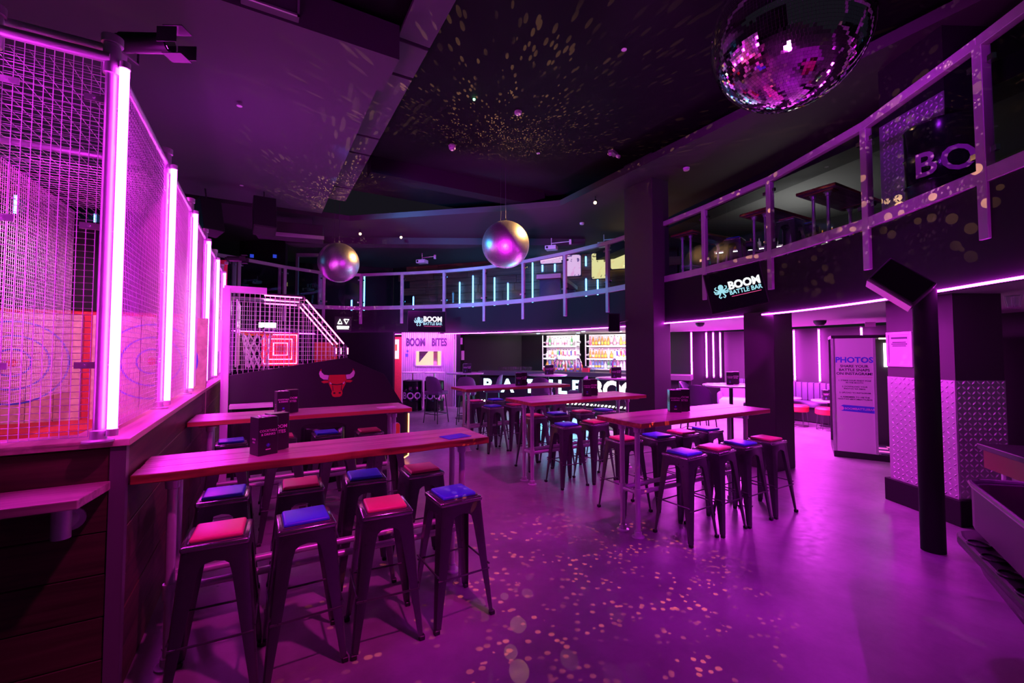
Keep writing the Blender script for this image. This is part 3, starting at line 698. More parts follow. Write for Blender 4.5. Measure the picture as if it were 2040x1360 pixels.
long_table('straight-edged wooden table in front of the bull emblem panel', -0.59, 1.5, 4.93, 5.5, nplank=2)
long_table('red-brown table nearest the square column', 2.94, 4.97, 2.82, 3.42, nplank=2)
long_table('red-brown table between the column table and the rearmost table', 2.94, 4.97, 4.64, 5.32, nplank=3)
long_table('rearmost red-brown table before the round tables', 3.0, 5.22, 6.82, 7.5, nplank=2)

def qr_free_card(t, w, h, x, y, words, m, emblem=True, fs=0.021):
    ys = y - 0.0012
    for k, s_ in enumerate(words): text(s_, m, fs, t, (x, ys, h * 0.64 - k * fs * 1.15), (R(90), 0, 0), 0.02)
    if emblem: octopus(t, 'print_blue', 0.026, (x, ys, h * 0.26), (R(90), 0, 0)); MB().box((x, ys, h * 0.15), (0.03, 0.001, 0.006)).build('printed_line', 'print_pink', t)
def menu(label, x, y, z, rz, side=True):
    t = thing('menu_holder', label, 'menu', (x, y, z), rz, 'black menu holders on tables'); H_ = 0.235
    MB().box((0, 0, H_ / 2), (0.118, 0.115, H_)).build('front_folder', 'card_black', t, bevel=0.0015, seg=1)
    MB().box((0.105, 0.055, H_ / 2 + 0.006), (0.118, 0.09, H_)).build('rear_folder', 'card_black', t, bevel=0.0015, seg=1)
    for k, dx in enumerate((-0.03, 0.0, 0.028)): MB().box((dx, 0.0, H_ + 0.002), (0.012, 0.1, 0.004), rz=0.3 * (k - 1)).build('sheet_edge', 'paper', t)
    qr_free_card(t, 0.118, H_, 0, -0.0575, ['COCKTAILS', '& DRINKS'], 'print_pink', fs=0.0195)
    text('BOOM', 'print_pink', 0.03, t, (0.105, 0.0085, H_ * 0.66), (R(90), 0, 0)); text('BITES', 'print_pink', 0.03, t, (0.105, 0.0085, H_ * 0.66 - 0.033), (R(90), 0, 0))
    if side:
        text('ORDER', 'print_pink', 0.015, t, (-0.0603, 0, H_ * 0.42), (R(90), 0, R(-90))); text('HERE', 'print_pink', 0.015, t, (-0.0603, 0, H_ * 0.42 - 0.019), (R(90), 0, R(-90)))
    return t
menu('black menu holder on the waney-edged table', 0.015, 3.2, 1.1, R(24))
menu('black menu holder on the table facing the bull emblem', 0.18, 5.12, 1.1, R(12))
menu('black menu holder on the table nearest the square column', 3.84, 3.2, 1.1, R(-38))
menu('black menu holder on the middle table', 4.08, 4.95, 1.1, R(-30))
menu('black menu holder on the rearmost long table', 4.21, 7.1, 1.1, R(-26))
tag(MB().box((1.28, 3.1, 1.103), (0.2, 0.14, 0.004), rz=0.2).build('leaflet', 'print_blue'), 'purple leaflet lying on the end of the waney table', 'leaflet')
tag(MB().box((1.25, 5.08, 1.103), (0.2, 0.14, 0.004), rz=0.1).build('leaflet', 'paper'), 'pale leaflet lying on the table facing the bull emblem', 'leaflet')

# ------------------------------------------------------------------ round high tables and upholstered bar chairs
def round_table(label, x, y, z=1.12, r=0.49):
    t = thing('round_table', label, 'table', (x, y, 0), 0, 'round high tables')
    MB().lathe([(r - 0.01, z - 0.03), (r, z - 0.024), (r, z - 0.004), (r - 0.006, z)], n=40).build('tabletop', 'marble', t, smooth=True)
    MB().lathe([(0.035, 0.02), (0.035, z - 0.03)], n=16).build('pole', 'speaker_black', t, smooth=True)
    MB().lathe([(0.26, 0), (0.26, 0.012), (0.05, 0.03)], n=32).build('base', 'speaker_black', t, smooth=True)
    return t
rt = [(4.62, 10.55, 1.18, 'round high table in front of the food hatch'), (6.25, 9.1, 1.16, 'round high table in front of the glowing bar letters'), (6.95, 7.34, 1.15, 'round high table beside the square column near the bar'), (7.62, 5.05, 1.12, 'round high table near the lounge tubes')]
for x, y, z, l in rt: round_table(l, x, y, z)
def make_chair():
    t = thing('bar_chair', '', 'chair')
    MB().box((0, 0, 0.73), (0.44, 0.42, 0.09)).build('seat', 'upholstery', t, smooth=True, bevel=0.03, seg=3)
    vs = []; n = 14; lv = [(0.72, 0.235, 0.0), (0.85, 0.245, 0.02), (1.0, 0.235, 0.05), (1.12, 0.22, 0.08), (1.14, 0.212, 0.082)]
    for z, w, lean in lv:
        for k in range(n):
            a = R(200 + 140 * k / (n - 1)) ; q = (z - 0.72) / 0.42
            rr = w; vs.append((rr * math.cos(a) * 1.05, rr * math.sin(a) * (0.95) - lean + 0.02, z - 0.12 * (abs(k - 6.5) / 6.5) ** 3 * q))
    m2 = len(vs)
    for z, w, lean in lv:
        for k in range(n):
            a = R(200 + 140 * k / (n - 1)); q = (z - 0.72) / 0.42; rr = w - 0.035
            vs.append((rr * math.cos(a) * 1.05, rr * math.sin(a) * 0.95 - lean + 0.02, z - 0.12 * (abs(k - 6.5) / 6.5) ** 3 * q))
    fs = []
    for i in range(len(lv) - 1):
        for k in range(n - 1):
            a = i * n + k; fs.append((a, a + 1, a + n + 1, a + n)); fs.append((m2 + a, m2 + a + n, m2 + a + n + 1, m2 + a + 1))
        for k in (0, n - 1): a = i * n + k; fs.append((a, a + n, m2 + a + n, m2 + a))
    for i in (0, len(lv) - 1):
        for k in range(n - 1): a = i * n + k; fs.append((a, a + 1, m2 + a + 1, m2 + a))
    MB().add(vs, fs).build('backrest', 'upholstery', t, smooth=True)
    for sx in (-1, 1):
        for sy in (-1, 1):
            MB().tube([(sx * 0.16, sy * 0.15, 0.69), (sx * 0.22, sy * 0.21, 0)], 0.011, 8).build('leg', 'speaker_black', t, smooth=True)
    MB().tube([(-0.203, -0.193, 0.22), (0.203, -0.193, 0.22), (0.203, 0.193, 0.22), (-0.203, 0.193, 0.22), (-0.203, -0.193, 0.22)], 0.009, 8).build('foot_ring', 'speaker_black', t, smooth=True)
    return t
chair0 = None
chairs = [(3.72, 10.25, -60, 'upholstered bar chair before the food hatch, nearer the barrels'), (4.3, 9.72, -30, 'upholstered bar chair before the food hatch, nearer the court'),
          (5.2, 10.1, 60, 'upholstered bar chair between the hatch table and the bar letters'), (6.75, 8.55, 45, 'pale-backed bar chair at the table before the glowing letters'),
          (5.75, 8.6, -50, 'bar chair tucked behind the rearmost long table'), (6.35, 7.6, -60, 'bar chair with ribbed back near the square column'),
          (6.98, 5.2, -75, 'dark bar chair at the lounge-side round table, nearer the column'), (7.42, 5.72, -160, 'bar chair behind the dark chair at the lounge-side round table'), (8.2, 4.85, 95, 'bar chair at the lounge-side round table, nearer the second pillar')]
for x, y, a, l in chairs:
    if chair0 is None:
        chair0 = make_chair(); chair0.location = (x, y, 0); chair0.rotation_euler = (0, 0, R(a)); chair0['label'] = l; chair0['group'] = 'upholstered bar chairs'; remember(chair0)
    else: copy_tree(chair0, (x, y, 0), R(a), l, 'upholstered bar chairs')
menu('black menu holder on the round table before the food hatch', 4.6, 10.5, 1.18, R(-20))
menu('black menu holder on the round table before the glowing letters', 6.2, 9.05, 1.16, R(-30))
menu('black menu holder on the round table beside the square column', 6.8, 7.3, 1.15, R(-36))
menu('black menu holder on the round table near the lounge tubes', 7.66, 5.1, 1.12, R(-50))

# ------------------------------------------------------------------ mirror balls
def mirror_ball(c, rad, nseg, nring, ceil_z, label, tile='mirror_tile'):
    t = thing('mirror_ball', label, 'mirror ball', c, R(random.uniform(0, 30)), 'mirror balls')
    MB().lathe([(rad * 0.985 * math.sin(math.pi * k / 24) + 1e-4, -rad * 0.985 * math.cos(math.pi * k / 24)) for k in range(25)], n=48).build('core', 'speaker_black', t, smooth=True)
    vs = []; fs = []; rnd = random.Random(int(rad * 1000 + c[0] * 10))
    for i in range(nring):
        t0, t1 = math.pi * i / nring, math.pi * (i + 1) / nring; tm = (t0 + t1) / 2
        ns = max(6, int(nseg * math.sin(tm))); 
        for k in range(ns):
            am = 2 * math.pi * (k + 0.5) / ns
            nrm = Vector((math.sin(tm) * math.cos(am), math.sin(tm) * math.sin(am), math.cos(tm)))
            ex = Vector((-math.sin(am), math.cos(am), 0)); ey = nrm.cross(ex)
            hw = rad * math.sin(tm) * math.pi / ns * 0.95; hh = rad * math.pi / nring / 2 * 0.95
            nn = (nrm + ex * rnd.gauss(0, 0.012) + ey * rnd.gauss(0, 0.012)).normalized()
            ex2 = ex - nn * ex.dot(nn); ey2 = nn.cross(ex2).normalized(); ex2.normalize(); ce = nrm * rad
            o_ = len(vs); vs += [ce - ex2 * hw - ey2 * hh, ce + ex2 * hw - ey2 * hh, ce + ex2 * hw + ey2 * hh, ce - ex2 * hw + ey2 * hh]; fs.append((o_, o_ + 1, o_ + 2, o_ + 3))
    me = bpy.data.meshes.new('mirror_tiles'); me.from_pydata([tuple(v) for v in vs], [], fs); me.materials.append(M[tile])
    tag(ob('mirror_tiles', me, t), kind='stuff')
    MB().tube([(0, 0, rad), (0, 0, rad + 0.06)], 0.02, 10).build('hook', 'chrome', t)
    MB().tube([(0, 0, rad + 0.05), (0, 0, ceil_z - c[2])], 0.006, 6).build('chain', 'gunmetal', t)
    MB().tube([(-0.12, 0, rad * 0.93), (-0.12, 0, ceil_z - c[2])], 0.003, 6).build('safety_cable', 'gunmetal', t)
    MB().tube([(0, 0, -rad - 0.015), (0, 0, -rad + 0.01)], 0.012, 8).build('bottom_cap', 'chrome', t)
    return t
mirror_ball((3.19, 1.63, 3.99), 0.5, 150, 76, 5.67, 'large mirror ball above the table by the square column')
mirror_ball((4.43, 8.01, 4.01), 0.5, 110, 56, 5.67, 'gold-lit mirror ball in front of the cyan-lit balcony', 'mirror_tile_small')
mirror_ball((1.63, 11.74, 4.0), 0.5, 110, 56, 5.56, 'blue-sided mirror ball above the bull emblem panel', 'mirror_tile_small')
# added dotted spots beside the balls, imitating the specks they throw
def speckle(name, loc, target, power, color, angle, scale, thr):
    o = spot(name, loc, target, power, color, angle, 0.7, 0.0); l = o.data; l.use_nodes = True; nt = l.node_tree; N, L = nt.nodes, nt.links
    em = N['Emission']; g = N.new('ShaderNodeTexCoord'); v = N.new('ShaderNodeTexVoronoi'); v.inputs['Scale'].default_value = scale
    L.new(g.outputs['Normal'], v.inputs['Vector'])
    n = N.new('ShaderNodeTexNoise'); n.inputs['Scale'].default_value = scale * 0.22; L.new(g.outputs['Normal'], n.inputs['Vector'])
    lt = N.new('ShaderNodeMath'); lt.operation = 'LESS_THAN'; L.new(v.outputs['Distance'], lt.inputs[0]); lt.inputs[1].default_value = thr
    gt = N.new('ShaderNodeMapRange'); gt.inputs['From Min'].default_value = 0.42; gt.inputs['From Max'].default_value = 0.62; L.new(n.outputs['Fac'], gt.inputs['Value'])
    mu = N.new('ShaderNodeMath'); mu.operation = 'MULTIPLY'; L.new(lt.outputs[0], mu.inputs[0]); L.new(gt.outputs[0], mu.inputs[1])
    L.new(mu.outputs[0], em.inputs['Strength'])
    return o
speckle('ball_speckle_ceiling', (4.12, 7.72, 4.45), (3.6, 5.6, 5.67), 900, (1.0, 0.45, 0.2), 150, 42, 0.3)
speckle('ball_speckle_far', (1.55, 11.35, 4.5), (1.6, 10.4, 5.6), 300, (1.0, 0.5, 0.25), 140, 40, 0.3)
speckle('ball_speckle_floor', (2.9, 1.8, 3.35), (2.05, 2.9, 0), 900, (1.0, 0.16, 0.08), 60, 60, 0.3)
speckle('ball_speckle_rail', (3.75, 1.85, 4.0), (5.8, 2.3, 3.8), 130, (1.0, 0.4, 0.6), 110, 42, 0.3)
speckle('ball_speckle_rear', (2.2, 12.1, 3.95), (3.2, 15.0, 4.1), 260, (1.0, 0.6, 0.6), 120, 42, 0.3)

# ------------------------------------------------------------------ hoops machine with bull emblem
hm = thing('hoops_machine', 'black caged basketball machine with bull head emblem on its side', 'arcade machine', (0, 7.0, 0))
XZ = lambda a, b_, c: (a, c, b_)
MB().prism([(-0.4, 0.05), (-0.4, 1.42), (1.1, 1.65), (1.67, 1.385), (2.06, 0.76), (2.06, 0.05)], 0, 0.05, XZ).build('side_panel', 'speaker_black', hm, bevel=0.004)
MB().prism([(1.1, 1.6), (1.67, 1.36), (2.05, 0.76), (2.05, 0.05), (1.0, 0.05)], 0.05, 1.2, XZ).build('body', 'black_paint', hm)
fr = [(-0.425, 1.42), (-0.425, 2.56), (0.5, 2.55), (1.1, 1.82), (1.1, 1.65)]
for y in (0.0, 0.65, 1.2): MB().tube([(a[0], y + 0.02, a[1]) for a in fr], 0.018, 6).build('cage_frame', 'gunmetal', hm)
MB().box((-0.44, 0.0, 1.3), (0.09, 0.09, 2.6)).box((-0.22, 0.0, 2.59), (0.5, 0.07, 0.09)).build('upright', 'plastic_white', hm, bevel=0.005)
b_ = MB()
def ztop(x): return 2.55 if x < 0.5 else 2.55 - (x - 0.5) * (0.73 / 0.6)
def zbot(x): return 1.42 + (x + 0.4) * 0.153
k = 0; x = -0.36
while x < 1.08: b_.tube([(x, 0.03, zbot(x)), (x, 0.03, ztop(x))], 0.0035, 4, caps=False); x += 0.062
z = 1.5
while z < 2.55:
    x1 = 1.1 if z < 1.82 else 0.5 + (2.55 - z) * 0.822; x0 = max(-0.4, (z - 1.42) / 0.153 - 0.4) if z < 1.65 else -0.4
    b_.tube([(-0.4, 0.035, z), (x1, 0.035, z)], 0.003, 4, caps=False) if z > 1.66 else b_.tube([(-0.4, 0.035, z), (max(-0.38, min(1.1, (z - 1.42) / 0.153 - 0.4)), 0.035, z)], 0.003, 4, caps=False)
    z += 0.062
x = -0.36
while x < 1.08: b_.tube([(x, 1.2, zbot(x)), (x, 1.2, ztop(x))], 0.003, 4, caps=False); x += 0.062
tag(b_.build('wire_mesh', 'wire', hm), kind='stuff')
for y in (0.0, 0.65, 1.2):
    MB().tube([(0.0, y + 0.02, 2.535), (0.48, y + 0.02, 2.53)], 0.011, 8).build('top_light_strip', 'led_pink', hm)
    MB().tube([(0.53, y - 0.01, 2.5), (1.06, y - 0.01, 1.86)], 0.009, 8).build('sloping_light_strip', 'neon_pink', hm)
    MB().tube([(1.12, y, 1.7), (1.12, y, 1.8)], 0.008, 8).build('short_light_strip', 'neon_pink', hm)
for y in (0.32, 0.95): MB().box((-0.33, y, 2.0), (0.02, 0.44, 0.95)).build('backboard', 'acrylic', hm, bevel=0.008)
for y in (0.32, 0.95):
    ring = [(0.2 * math.cos(2 * math.pi * k / 24) - 0.08, y + 0.2 * math.sin(2 * math.pi * k / 24), 2.01) for k in range(25)]
    h = MB().tube(ring, 0.011, 6, caps=False).build('hoop', 'hoop_orange', hm, smooth=True)
    nb = MB(); n = 12
    for s_ in (0, 1):
        for k in range(n):
            pts = []
            for j in range(6):
                a = 2 * math.pi * (k + (0.5 * j if s_ == 0 else -0.5 * j)) / n; rr = 0.195 - 0.055 * math.sin(j / 5 * math.pi / 2)
                pts.append((rr * math.cos(a) - 0.08, y + rr * math.sin(a), 2.0 - j * 0.1))
            nb.tube(pts, 0.0045, 4, caps=False)
    tag(nb.build('net', 'net_white', h), kind='stuff')
MB().tube([(2.07, -0.01, 0.74), (2.07, -0.01, 0.07), (1.99, -0.01, 0.03)], 0.009, 8).build('orange_light_strip', 'led_orange', hm)
# bull emblem, flat print plates on the side panel
def bp_(pts, name, m, d):
    f = lambda a, c, q: ((a - 1045) * 0.00166 + 0.976, q, 1.49 - (c - 1050) * 0.00168)
    return MB().prism(pts, -0.003 - d, -0.0005, f).build(name, m, hm)
bp_([(975, 1108), (1118, 1108), (1126, 1150), (1115, 1195), (1088, 1250), (1092, 1275), (1082, 1298), (1065, 1305), (1025, 1305), (1008, 1298), (998, 1275), (1002, 1250), (978, 1195), (966, 1150)], 'bull_head', 'bull_red', 0.0)
for s_ in (1, -1):
    mir = lambda pts: [(1045 + s_ * (a - 1045), c) for a, c in pts]
    bp_(mir([(978, 1110), (935, 1105), (914, 1082), (911, 1070), (897, 1075), (893, 1095), (902, 1125), (930, 1146), (972, 1150)]), 'bull_horn', 'bull_horn', 0.0)
    bp_(mir([(911, 1070), (912, 1052), (904, 1060), (897, 1075)]), 'horn_tip', 'bull_red', 0.0)
    bp_(mir([(966, 1157), (935, 1156), (910, 1165), (932, 1180), (972, 1176)]), 'bull_ear', 'bull_red', 0.0)
    bp_(mir([(972, 1160), (1000, 1185), (1045, 1192), (1045, 1200), (1000, 1196), (980, 1182)]), 'brow_line', 'speaker_black', 0.001)
    bp_(mir([(980, 1168), (1000, 1184), (994, 1192), (982, 1184)]), 'bull_eye', 'bull_horn', 0.002)
    bp_(mir([(1004, 1200), (1009, 1200), (1014, 1250), (1006, 1250)]), 'face_line', 'speaker_black', 0.001)
    bp_([(1045 + s_ * (1022 - 1045) + 11 * math.cos(t_ * math.pi / 5), 1270 + 8 * math.sin(t_ * math.pi / 5)) for t_ in range(10)], 'nostril', 'speaker_black', 0.001)
# rounded badge low on the front end
def rrect(cx, cz, w, h, r_):
    o_ = []
    for qx, qz, a0 in ((1, 1, 0), (-1, 1, 90), (-1, -1, 180), (1, -1, 270)):
        for k in range(5): a = R(a0 + k * 22.5); o_.append((cx + qx * (w / 2 - r_) + r_ * math.cos(a), cz + qz * (h / 2 - r_) + r_ * math.sin(a)))
    return o_
MB().prism(rrect(1.84, 0.36, 0.19, 0.5, 0.06), -0.004, -0.0005, XZ).build('badge_border', 'bull_horn', hm)
MB().prism(rrect(1.80, 0.36, 0.09, 0.47, 0.04), -0.006, -0.0045, XZ).build('badge_blue', 'print_blue', hm)
MB().prism(rrect(1.89, 0.36, 0.075, 0.47, 0.035), -0.006, -0.0045, XZ).build('badge_orange', 'hoop_orange', hm)
MB().prism([(1.79, 0.5), (1.83, 0.54), (1.87, 0.5), (1.86, 0.4), (1.89, 0.3), (1.87, 0.16), (1.83, 0.25), (1.79, 0.14), (1.77, 0.3), (1.80, 0.4)], -0.008, -0.0065, XZ).build('badge_figure', 'bull_horn', hm)
sf = thing('ledge_table', 'slim pink-lit ledge table between cage end and bull emblem panel', 'table', (-0.12, 6.8, 0))
MB().box((0, 0, 1.02), (0.5, 0.2, 0.05)).build('tabletop', 'plastic_white', sf, bevel=0.004)
for x in (-0.2, 0.2): MB().tube([(x, 0, 0), (x, 0, 1.0)], 0.02, 10).build('leg', 'speaker_black', sf)
dr = thing('drum', 'dark glossy drum stored under the bull emblem table', 'drum', (0.75, 6.55, 0))
MB().lathe([(0.28, 0), (0.29, 0.02), (0.28, 0.2), (0.29, 0.22), (0.28, 0.42), (0.29, 0.44), (0.285, 0.7), (0.27, 0.72)], n=28).build('shell', 'drum_black', dr, smooth=True)
# neon target squares and score sign on the wall beyond the machine
ts = thing('neon_target', 'three nested pink neon squares glowing behind the basketball net', 'neon sign', (0.28, 9.2, 1.785))
MB().box((0, 0.03, 0), (0.62, 0.03, 0.62)).build('back_panel', 'red_vinyl', ts)
for s_ in (0.27, 0.19, 0.115):
    MB().tube([(-s_, 0, -s_), (s_, 0, -s_), (s_, 0, s_), (-s_, 0, s_), (-s_, 0, -s_)], 0.009, 8).build('neon_square', 'neon_pink', ts)
b_ = MB()
for x in (-0.28, 0.28): b_.box((x, 0.05, -0.69), (0.04, 0.04, 2.19))
b_.box((0, 0.05, 0.385), (0.6, 0.04, 0.03))
b_.build('stand', 'gunmetal', ts)
tag(MB().box((0.06, 9.25, 2.23), (0.28, 0.03, 0.09)).build('score_display', 'strip_white'), 'small white glowing score display above the nested neon squares', 'display')
tag(MB().box((1.3, 11.2, 0.98), (0.5, 0.06, 1.96)).build('red_lit_board', 'red_wall'), 'red board for the red-lit area behind the hoops machine', 'partition')  # red colour stands in for red light in this area

# ------------------------------------------------------------------ food hatch wall
A_ = Vector((3.81, 13.72, 0)); B2 = Vector((5.27, 12.89, 0)); du = (B2 - A_).normalized(); AN = math.atan2(du.y, du.x); WL = (B2 - A_).length
hw = tag(thing('wall_food_hatch', 'corrugated metal wall of the food hatch with stencil lettering', 'wall', A_, AN), kind='structure'); del hw['category']
def corr(x0, x1, z0, z1, name='corrugated_sheet'):
    n = max(2, int((x1 - x0) / 0.0105)); vs = []
    for k in range(n + 1):
        x = x0 + (x1 - x0) * k / n; y = -0.012 * math.sin(x * 2 * math.pi / 0.063); vs += [(x, y, z0), (x, y, z1)]
    MB().add(vs, [(2 * k, 2 * k + 2, 2 * k + 3, 2 * k + 1) for k in range(n)]).build(name, 'corrugated', hw, smooth=False)
corr(0, 0.45, 0, 2.34); corr(0.45, 0.86, 0, 1.29); corr(0.86, 1.28, 0, 1.29); corr(0.45, 0.86, 1.75, 2.34); corr(0.86, 1.28, 1.75, 2.34); corr(1.28, WL, 0, 2.34)
b_ = MB()
for x in (0.45, 1.28): b_.box((x, -0.01, 1.52), (0.03, 0.06, 0.49))
for z in (1.28, 1.76): b_.box((0.865, -0.01, z), (0.86, 0.06, 0.03))
b_.build('hatch_frame', 'galv', hw)
MB().box((0.865, 0.75, 1.5), (1.7, 0.04, 1.3)).build('kitchen_rear', 'hatch_glow', hw)  # lit kitchen wall given a glow of its own
MB().box((1.0, 0.5, 1.5), (0.12, 0.12, 1.3)).build('kitchen_post', 'kitchen_wall', hw)
MB().prism([(0.5, 1.74), (0.8, 1.74), (0.5, 1.38)], 0.3, 0.32, XZ).build('extract_hood', 'gunmetal', hw)
text('BOOM', 'print_dark', 0.34, hw, (0.45, -0.02, 2.02), (R(90), 0, 0), 0.045, sx=0.6, depth=0.05)
text('BITES', 'print_dark', 0.34, hw, (1.2, -0.02, 2.02), (R(90), 0, 0), 0.04, sx=0.6, depth=0.05)
MB().box((0.18, -0.02, 1.62), (0.08, 0.01, 0.1)).box((0.2, -0.02, 1.75), (0.06, 0.01, 0.06)).build('sticker', 'print_blue', hw)
tag(MB().box((5.33, 12.84, 1.17), (0.09, 0.06, 2.34), rz=AN).build('corner_post', 'plastic_white'), 'magenta-lit corner post at the end of the corrugated wall', 'post')
# door with lit window next to it
dv = tag(thing('door_1', 'dark red door with lit window beside the corrugated wall', 'door', (3.38, 13.94, 0), math.atan2(-0.19, 0.4)), kind='structure'); del dv['category']
MB().box((0.15, 0, 1.1), (0.7, 0.05, 2.2)).build('door_leaf', 'red_wall', dv)
MB().box((0.2, -0.03, 1.81), (0.42, 0.02, 0.62)).build('door_window', 'hatch_glow', dv)
MB().box((0.12, -0.045, 1.81), (0.05, 0.005, 0.45)).box((0.2, -0.045, 1.87), (0.05, 0.005, 0.3)).build('reflection_strip', 'print_pink', dv)
MB().box((0.32, -0.045, 1.86), (0.06, 0.005, 0.2)).build('red_notice', 'hoop_orange', dv)
MB().box((0.2, -0.035, 1.25), (0.12, 0.006, 0.2)).build('door_notice', 'print_pink', dv)

def drum(label, x, y, z, rz, word, table=True, ls=0.3):
    t = thing('oil_drum', label, 'drum', (x, y, z), rz, 'black lettered oil drums')
    MB().lathe([(0.28, 0), (0.29, 0.01), (0.285, 0.03), (0.285, 0.28), (0.295, 0.295), (0.285, 0.31), (0.285, 0.57), (0.295, 0.585), (0.285, 0.6), (0.285, 0.85), (0.292, 0.87), (0.28, 0.88), (0.27, 0.865)], n=32).build('shell', 'drum_black', t, smooth=True)
    w = {'B': 0.62, 'O': 0.78, 'M': 0.86}; tot = sum(w[c] for c in word) * ls; s_ = -tot / 2
    for c in word:
        mid = s_ + w[c] * ls / 2; a = mid / 0.288; s_ += w[c] * ls
        text(c, 'print_pink', ls, t, (0.29 * math.sin(a), -0.29 * math.cos(a), 0.44), (R(90), 0, a), 0.02, depth=0.03)
    if table:
        MB().tube([(0, 0, 0.87), (0, 0, 1.1)], 0.02, 10).build('table_stem', 'chrome', t)
        MB().lathe([(0.3, 1.1), (0.31, 1.105), (0.31, 1.125), (0.3, 1.13)], n=32).build('tabletop', 'marble', t, smooth=True)
    return t
face = lambda x, y: math.atan2(-y, -x) + math.pi / 2
drum('black oil drum table with pale lettering beside the red door', 3.88, 12.72, 0, face(3.88, 12.72) + 0.25, 'BOOM', ls=0.27)
drum('black oil drum table with pale lettering under the food hatch', 4.42, 12.35, 0, face(4.42, 12.35) + 0.05, 'BOOM', ls=0.27)
drum('large black oil drum behind the balcony glass by the clad pillar', 5.80, 1.55, 3.1, face(5.8, 1.55) + 0.95, 'BOOM', False, ls=0.33)
tag(MB().box((5.62, 13.35, 2.08), (0.24, 0.02, 0.22), rz=R(-30)).build('wall_notice', 'paper'), 'small pale notice on the dark wall beside the corrugated wall', 'notice')
tag(MB().box((6.0, 13.9, 1.6), (0.1, 0.02, 0.32), rz=R(-30)).build('wall_notice', 'paper'), 'narrow notice on the dark wall near the bar end', 'notice')

# ------------------------------------------------------------------ bar
BF = [(5.845, 12.33), (7.168, 10.995), (8.03, 9.92), (8.53, 8.717), (9.385, 7.304)]
BV = crom(BF, 6); BN = []
for i in range(len(BV)):
    n_ = normal_at(BV, i)
    if n_.dot(Vector((1, 0.5))) < 0: n_ = -n_
    BN.append(n_)
bar = thing('bar_counter', 'long curved bar counter with glowing stencil letters on its front', 'bar')
ribbon(BV, BN, 0, 0.62, 1.0, 1.13).build('counter_top', 'column_grey', bar, bevel=0.006)
ribbon(BV, BN, 0.14, 0.2, 0.0, 1.0).build('front_panel', 'black_paint', bar)
ribbon(BV, BN, 0.0, 0.62, -0.0, 0.1).build('plinth', 'column_grey', bar)
def on_bar(s, off, z):
    i = min(int(s), len(BV) - 2); f = s - i; p = BV[i].lerp(BV[i + 1], f); n_ = BN[i]; q = p + n_ * off
    a = math.atan2(BV[i + 1].y - BV[i].y, BV[i + 1].x - BV[i].x); return (q.x, q.y, z), a
for i, c in enumerate('BATTLE'):
    p, a = on_bar(1.2 + i * 1.95, 0.135, 0.66); text(c, 'letters_glow', 0.56, bar, p, (R(90), 0, a), 0.03, depth=0.05)
for i, c in enumerate('BOOM'):
    p, a = on_bar(13.7 + i * 2.35, 0.135, 0.62); text(c, 'letters_white', 0.72, bar, p, (R(90), 0, a), 0.03, depth=0.05)
for k in range(44):
    p, a = on_bar(0.3 + k * 0.53, 0.12, 0.2); o = MB().prism([(-0.045, -0.025), (0.01, -0.025), (0.045, 0.025), (-0.01, 0.025)], -0.005, 0.005, lambda a_, b2, c_: (a_, c_, b2)) .build('slanted_light', 'neon_pink' if k % 1 else 'strip_white', bar); o.location = p; o.rotation_euler = (0, 0, a)
# downlights over the bar
for k, (x, y) in enumerate([(8.0, 12.2), (8.9, 11.2), (8.3, 10.2), (9.2, 9.6), (9.0, 8.6), (9.9, 8.6), (8.3, 6.2), (9.2, 5.4)]):
    tag(MB().lathe([(0.05, 0), (0.06, 0.012)], (x, y, 2.327), 16).build('downlight', 'downlight'), ['recessed cool downlight over the barback corner', 'recessed cool downlight over the upright shelves', 'recessed cool downlight over the beer taps', 'recessed cool downlight between the two shelf units', 'recessed cool downlight over the counter near the column', 'recessed cool downlight over the amber bottles', 'recessed cool downlight behind the square column', 'recessed cool downlight before the lounge'][k], 'downlight', 'recessed downlights')
S0 = Vector((8.50, 12.70, 0)); S1 = Vector((10.15, 9.65, 0)); sd = (S1 - S0).normalized(); SA = math.atan2(sd.y, sd.x); sn = Vector((sd.y, -sd.x, 0))
if sn.x < 0: sn = -sn
def onshelf(s, off, z): q = S0 + sd * s + sn * off; return (q.x, q.y, z)
UN = [(0.02, 1.28), (1.62, 3.3)]
for ui, (s0, s1) in enumerate(UN):
    t = thing('bottle_shelf', ['lit pipe-framed bottle shelves nearer the food hatch', 'lit pipe-framed bottle shelves nearer the square column'][ui], 'shelf', onshelf(s0, 0, 0), SA, 'bar bottle shelves')
    L_ = s1 - s0; sy = 1 if Vector((-sd.y, sd.x, 0)).dot(sn) > 0 else -1
    for z in (1.16, 1.5, 1.92): MB().box((L_ / 2, sy * 0.14, z), (L_, 0.26, 0.03)).build('shelf_board', 'white_board', t)
    for z in (1.478, 1.898): MB().box((L_ / 2, sy * 0.02, z), (L_ - 0.08, 0.015, 0.012)).build('light_strip', 'strip_white', t)
    MB().box((L_ / 2, sy * 0.3, 1.7), (L_, 0.02, 1.2)).build('rear_board', 'white_board', t)
    MB().box((L_ / 2, sy * 0.14, 0.57), (L_, 0.3, 1.14)).build('back_cabinet', 'gunmetal', t)
    for x in (0.0, L_):
        MB().tube([(x, sy * -0.01, 1.1), (x, sy * -0.01, 2.3)], 0.02, 10).build('pipe_upright', 'galv', t, smooth=True)
        for z in (1.2, 1.62, 2.05): MB().tube([(x, sy * 0.0, z), (x, sy * 0.26, z)], 0.024, 10).tube([(x, sy * 0.26, z), (x, sy * 0.29, z)], 0.05, 14).build('pipe_bracket', 'galv', t, smooth=True)
area('bar_shelf_wash', (9.0, 10.2, 2.28), (9.3, 11.0, 1.4), 36, (1.0, 0.93, 0.88), 1.8, 0.6)
area('bar_shelf_wash_hatch', (8.15, 11.75, 2.28), (8.8, 12.4, 1.5), 40, (1.0, 0.93, 0.9), 1.0, 0.4)
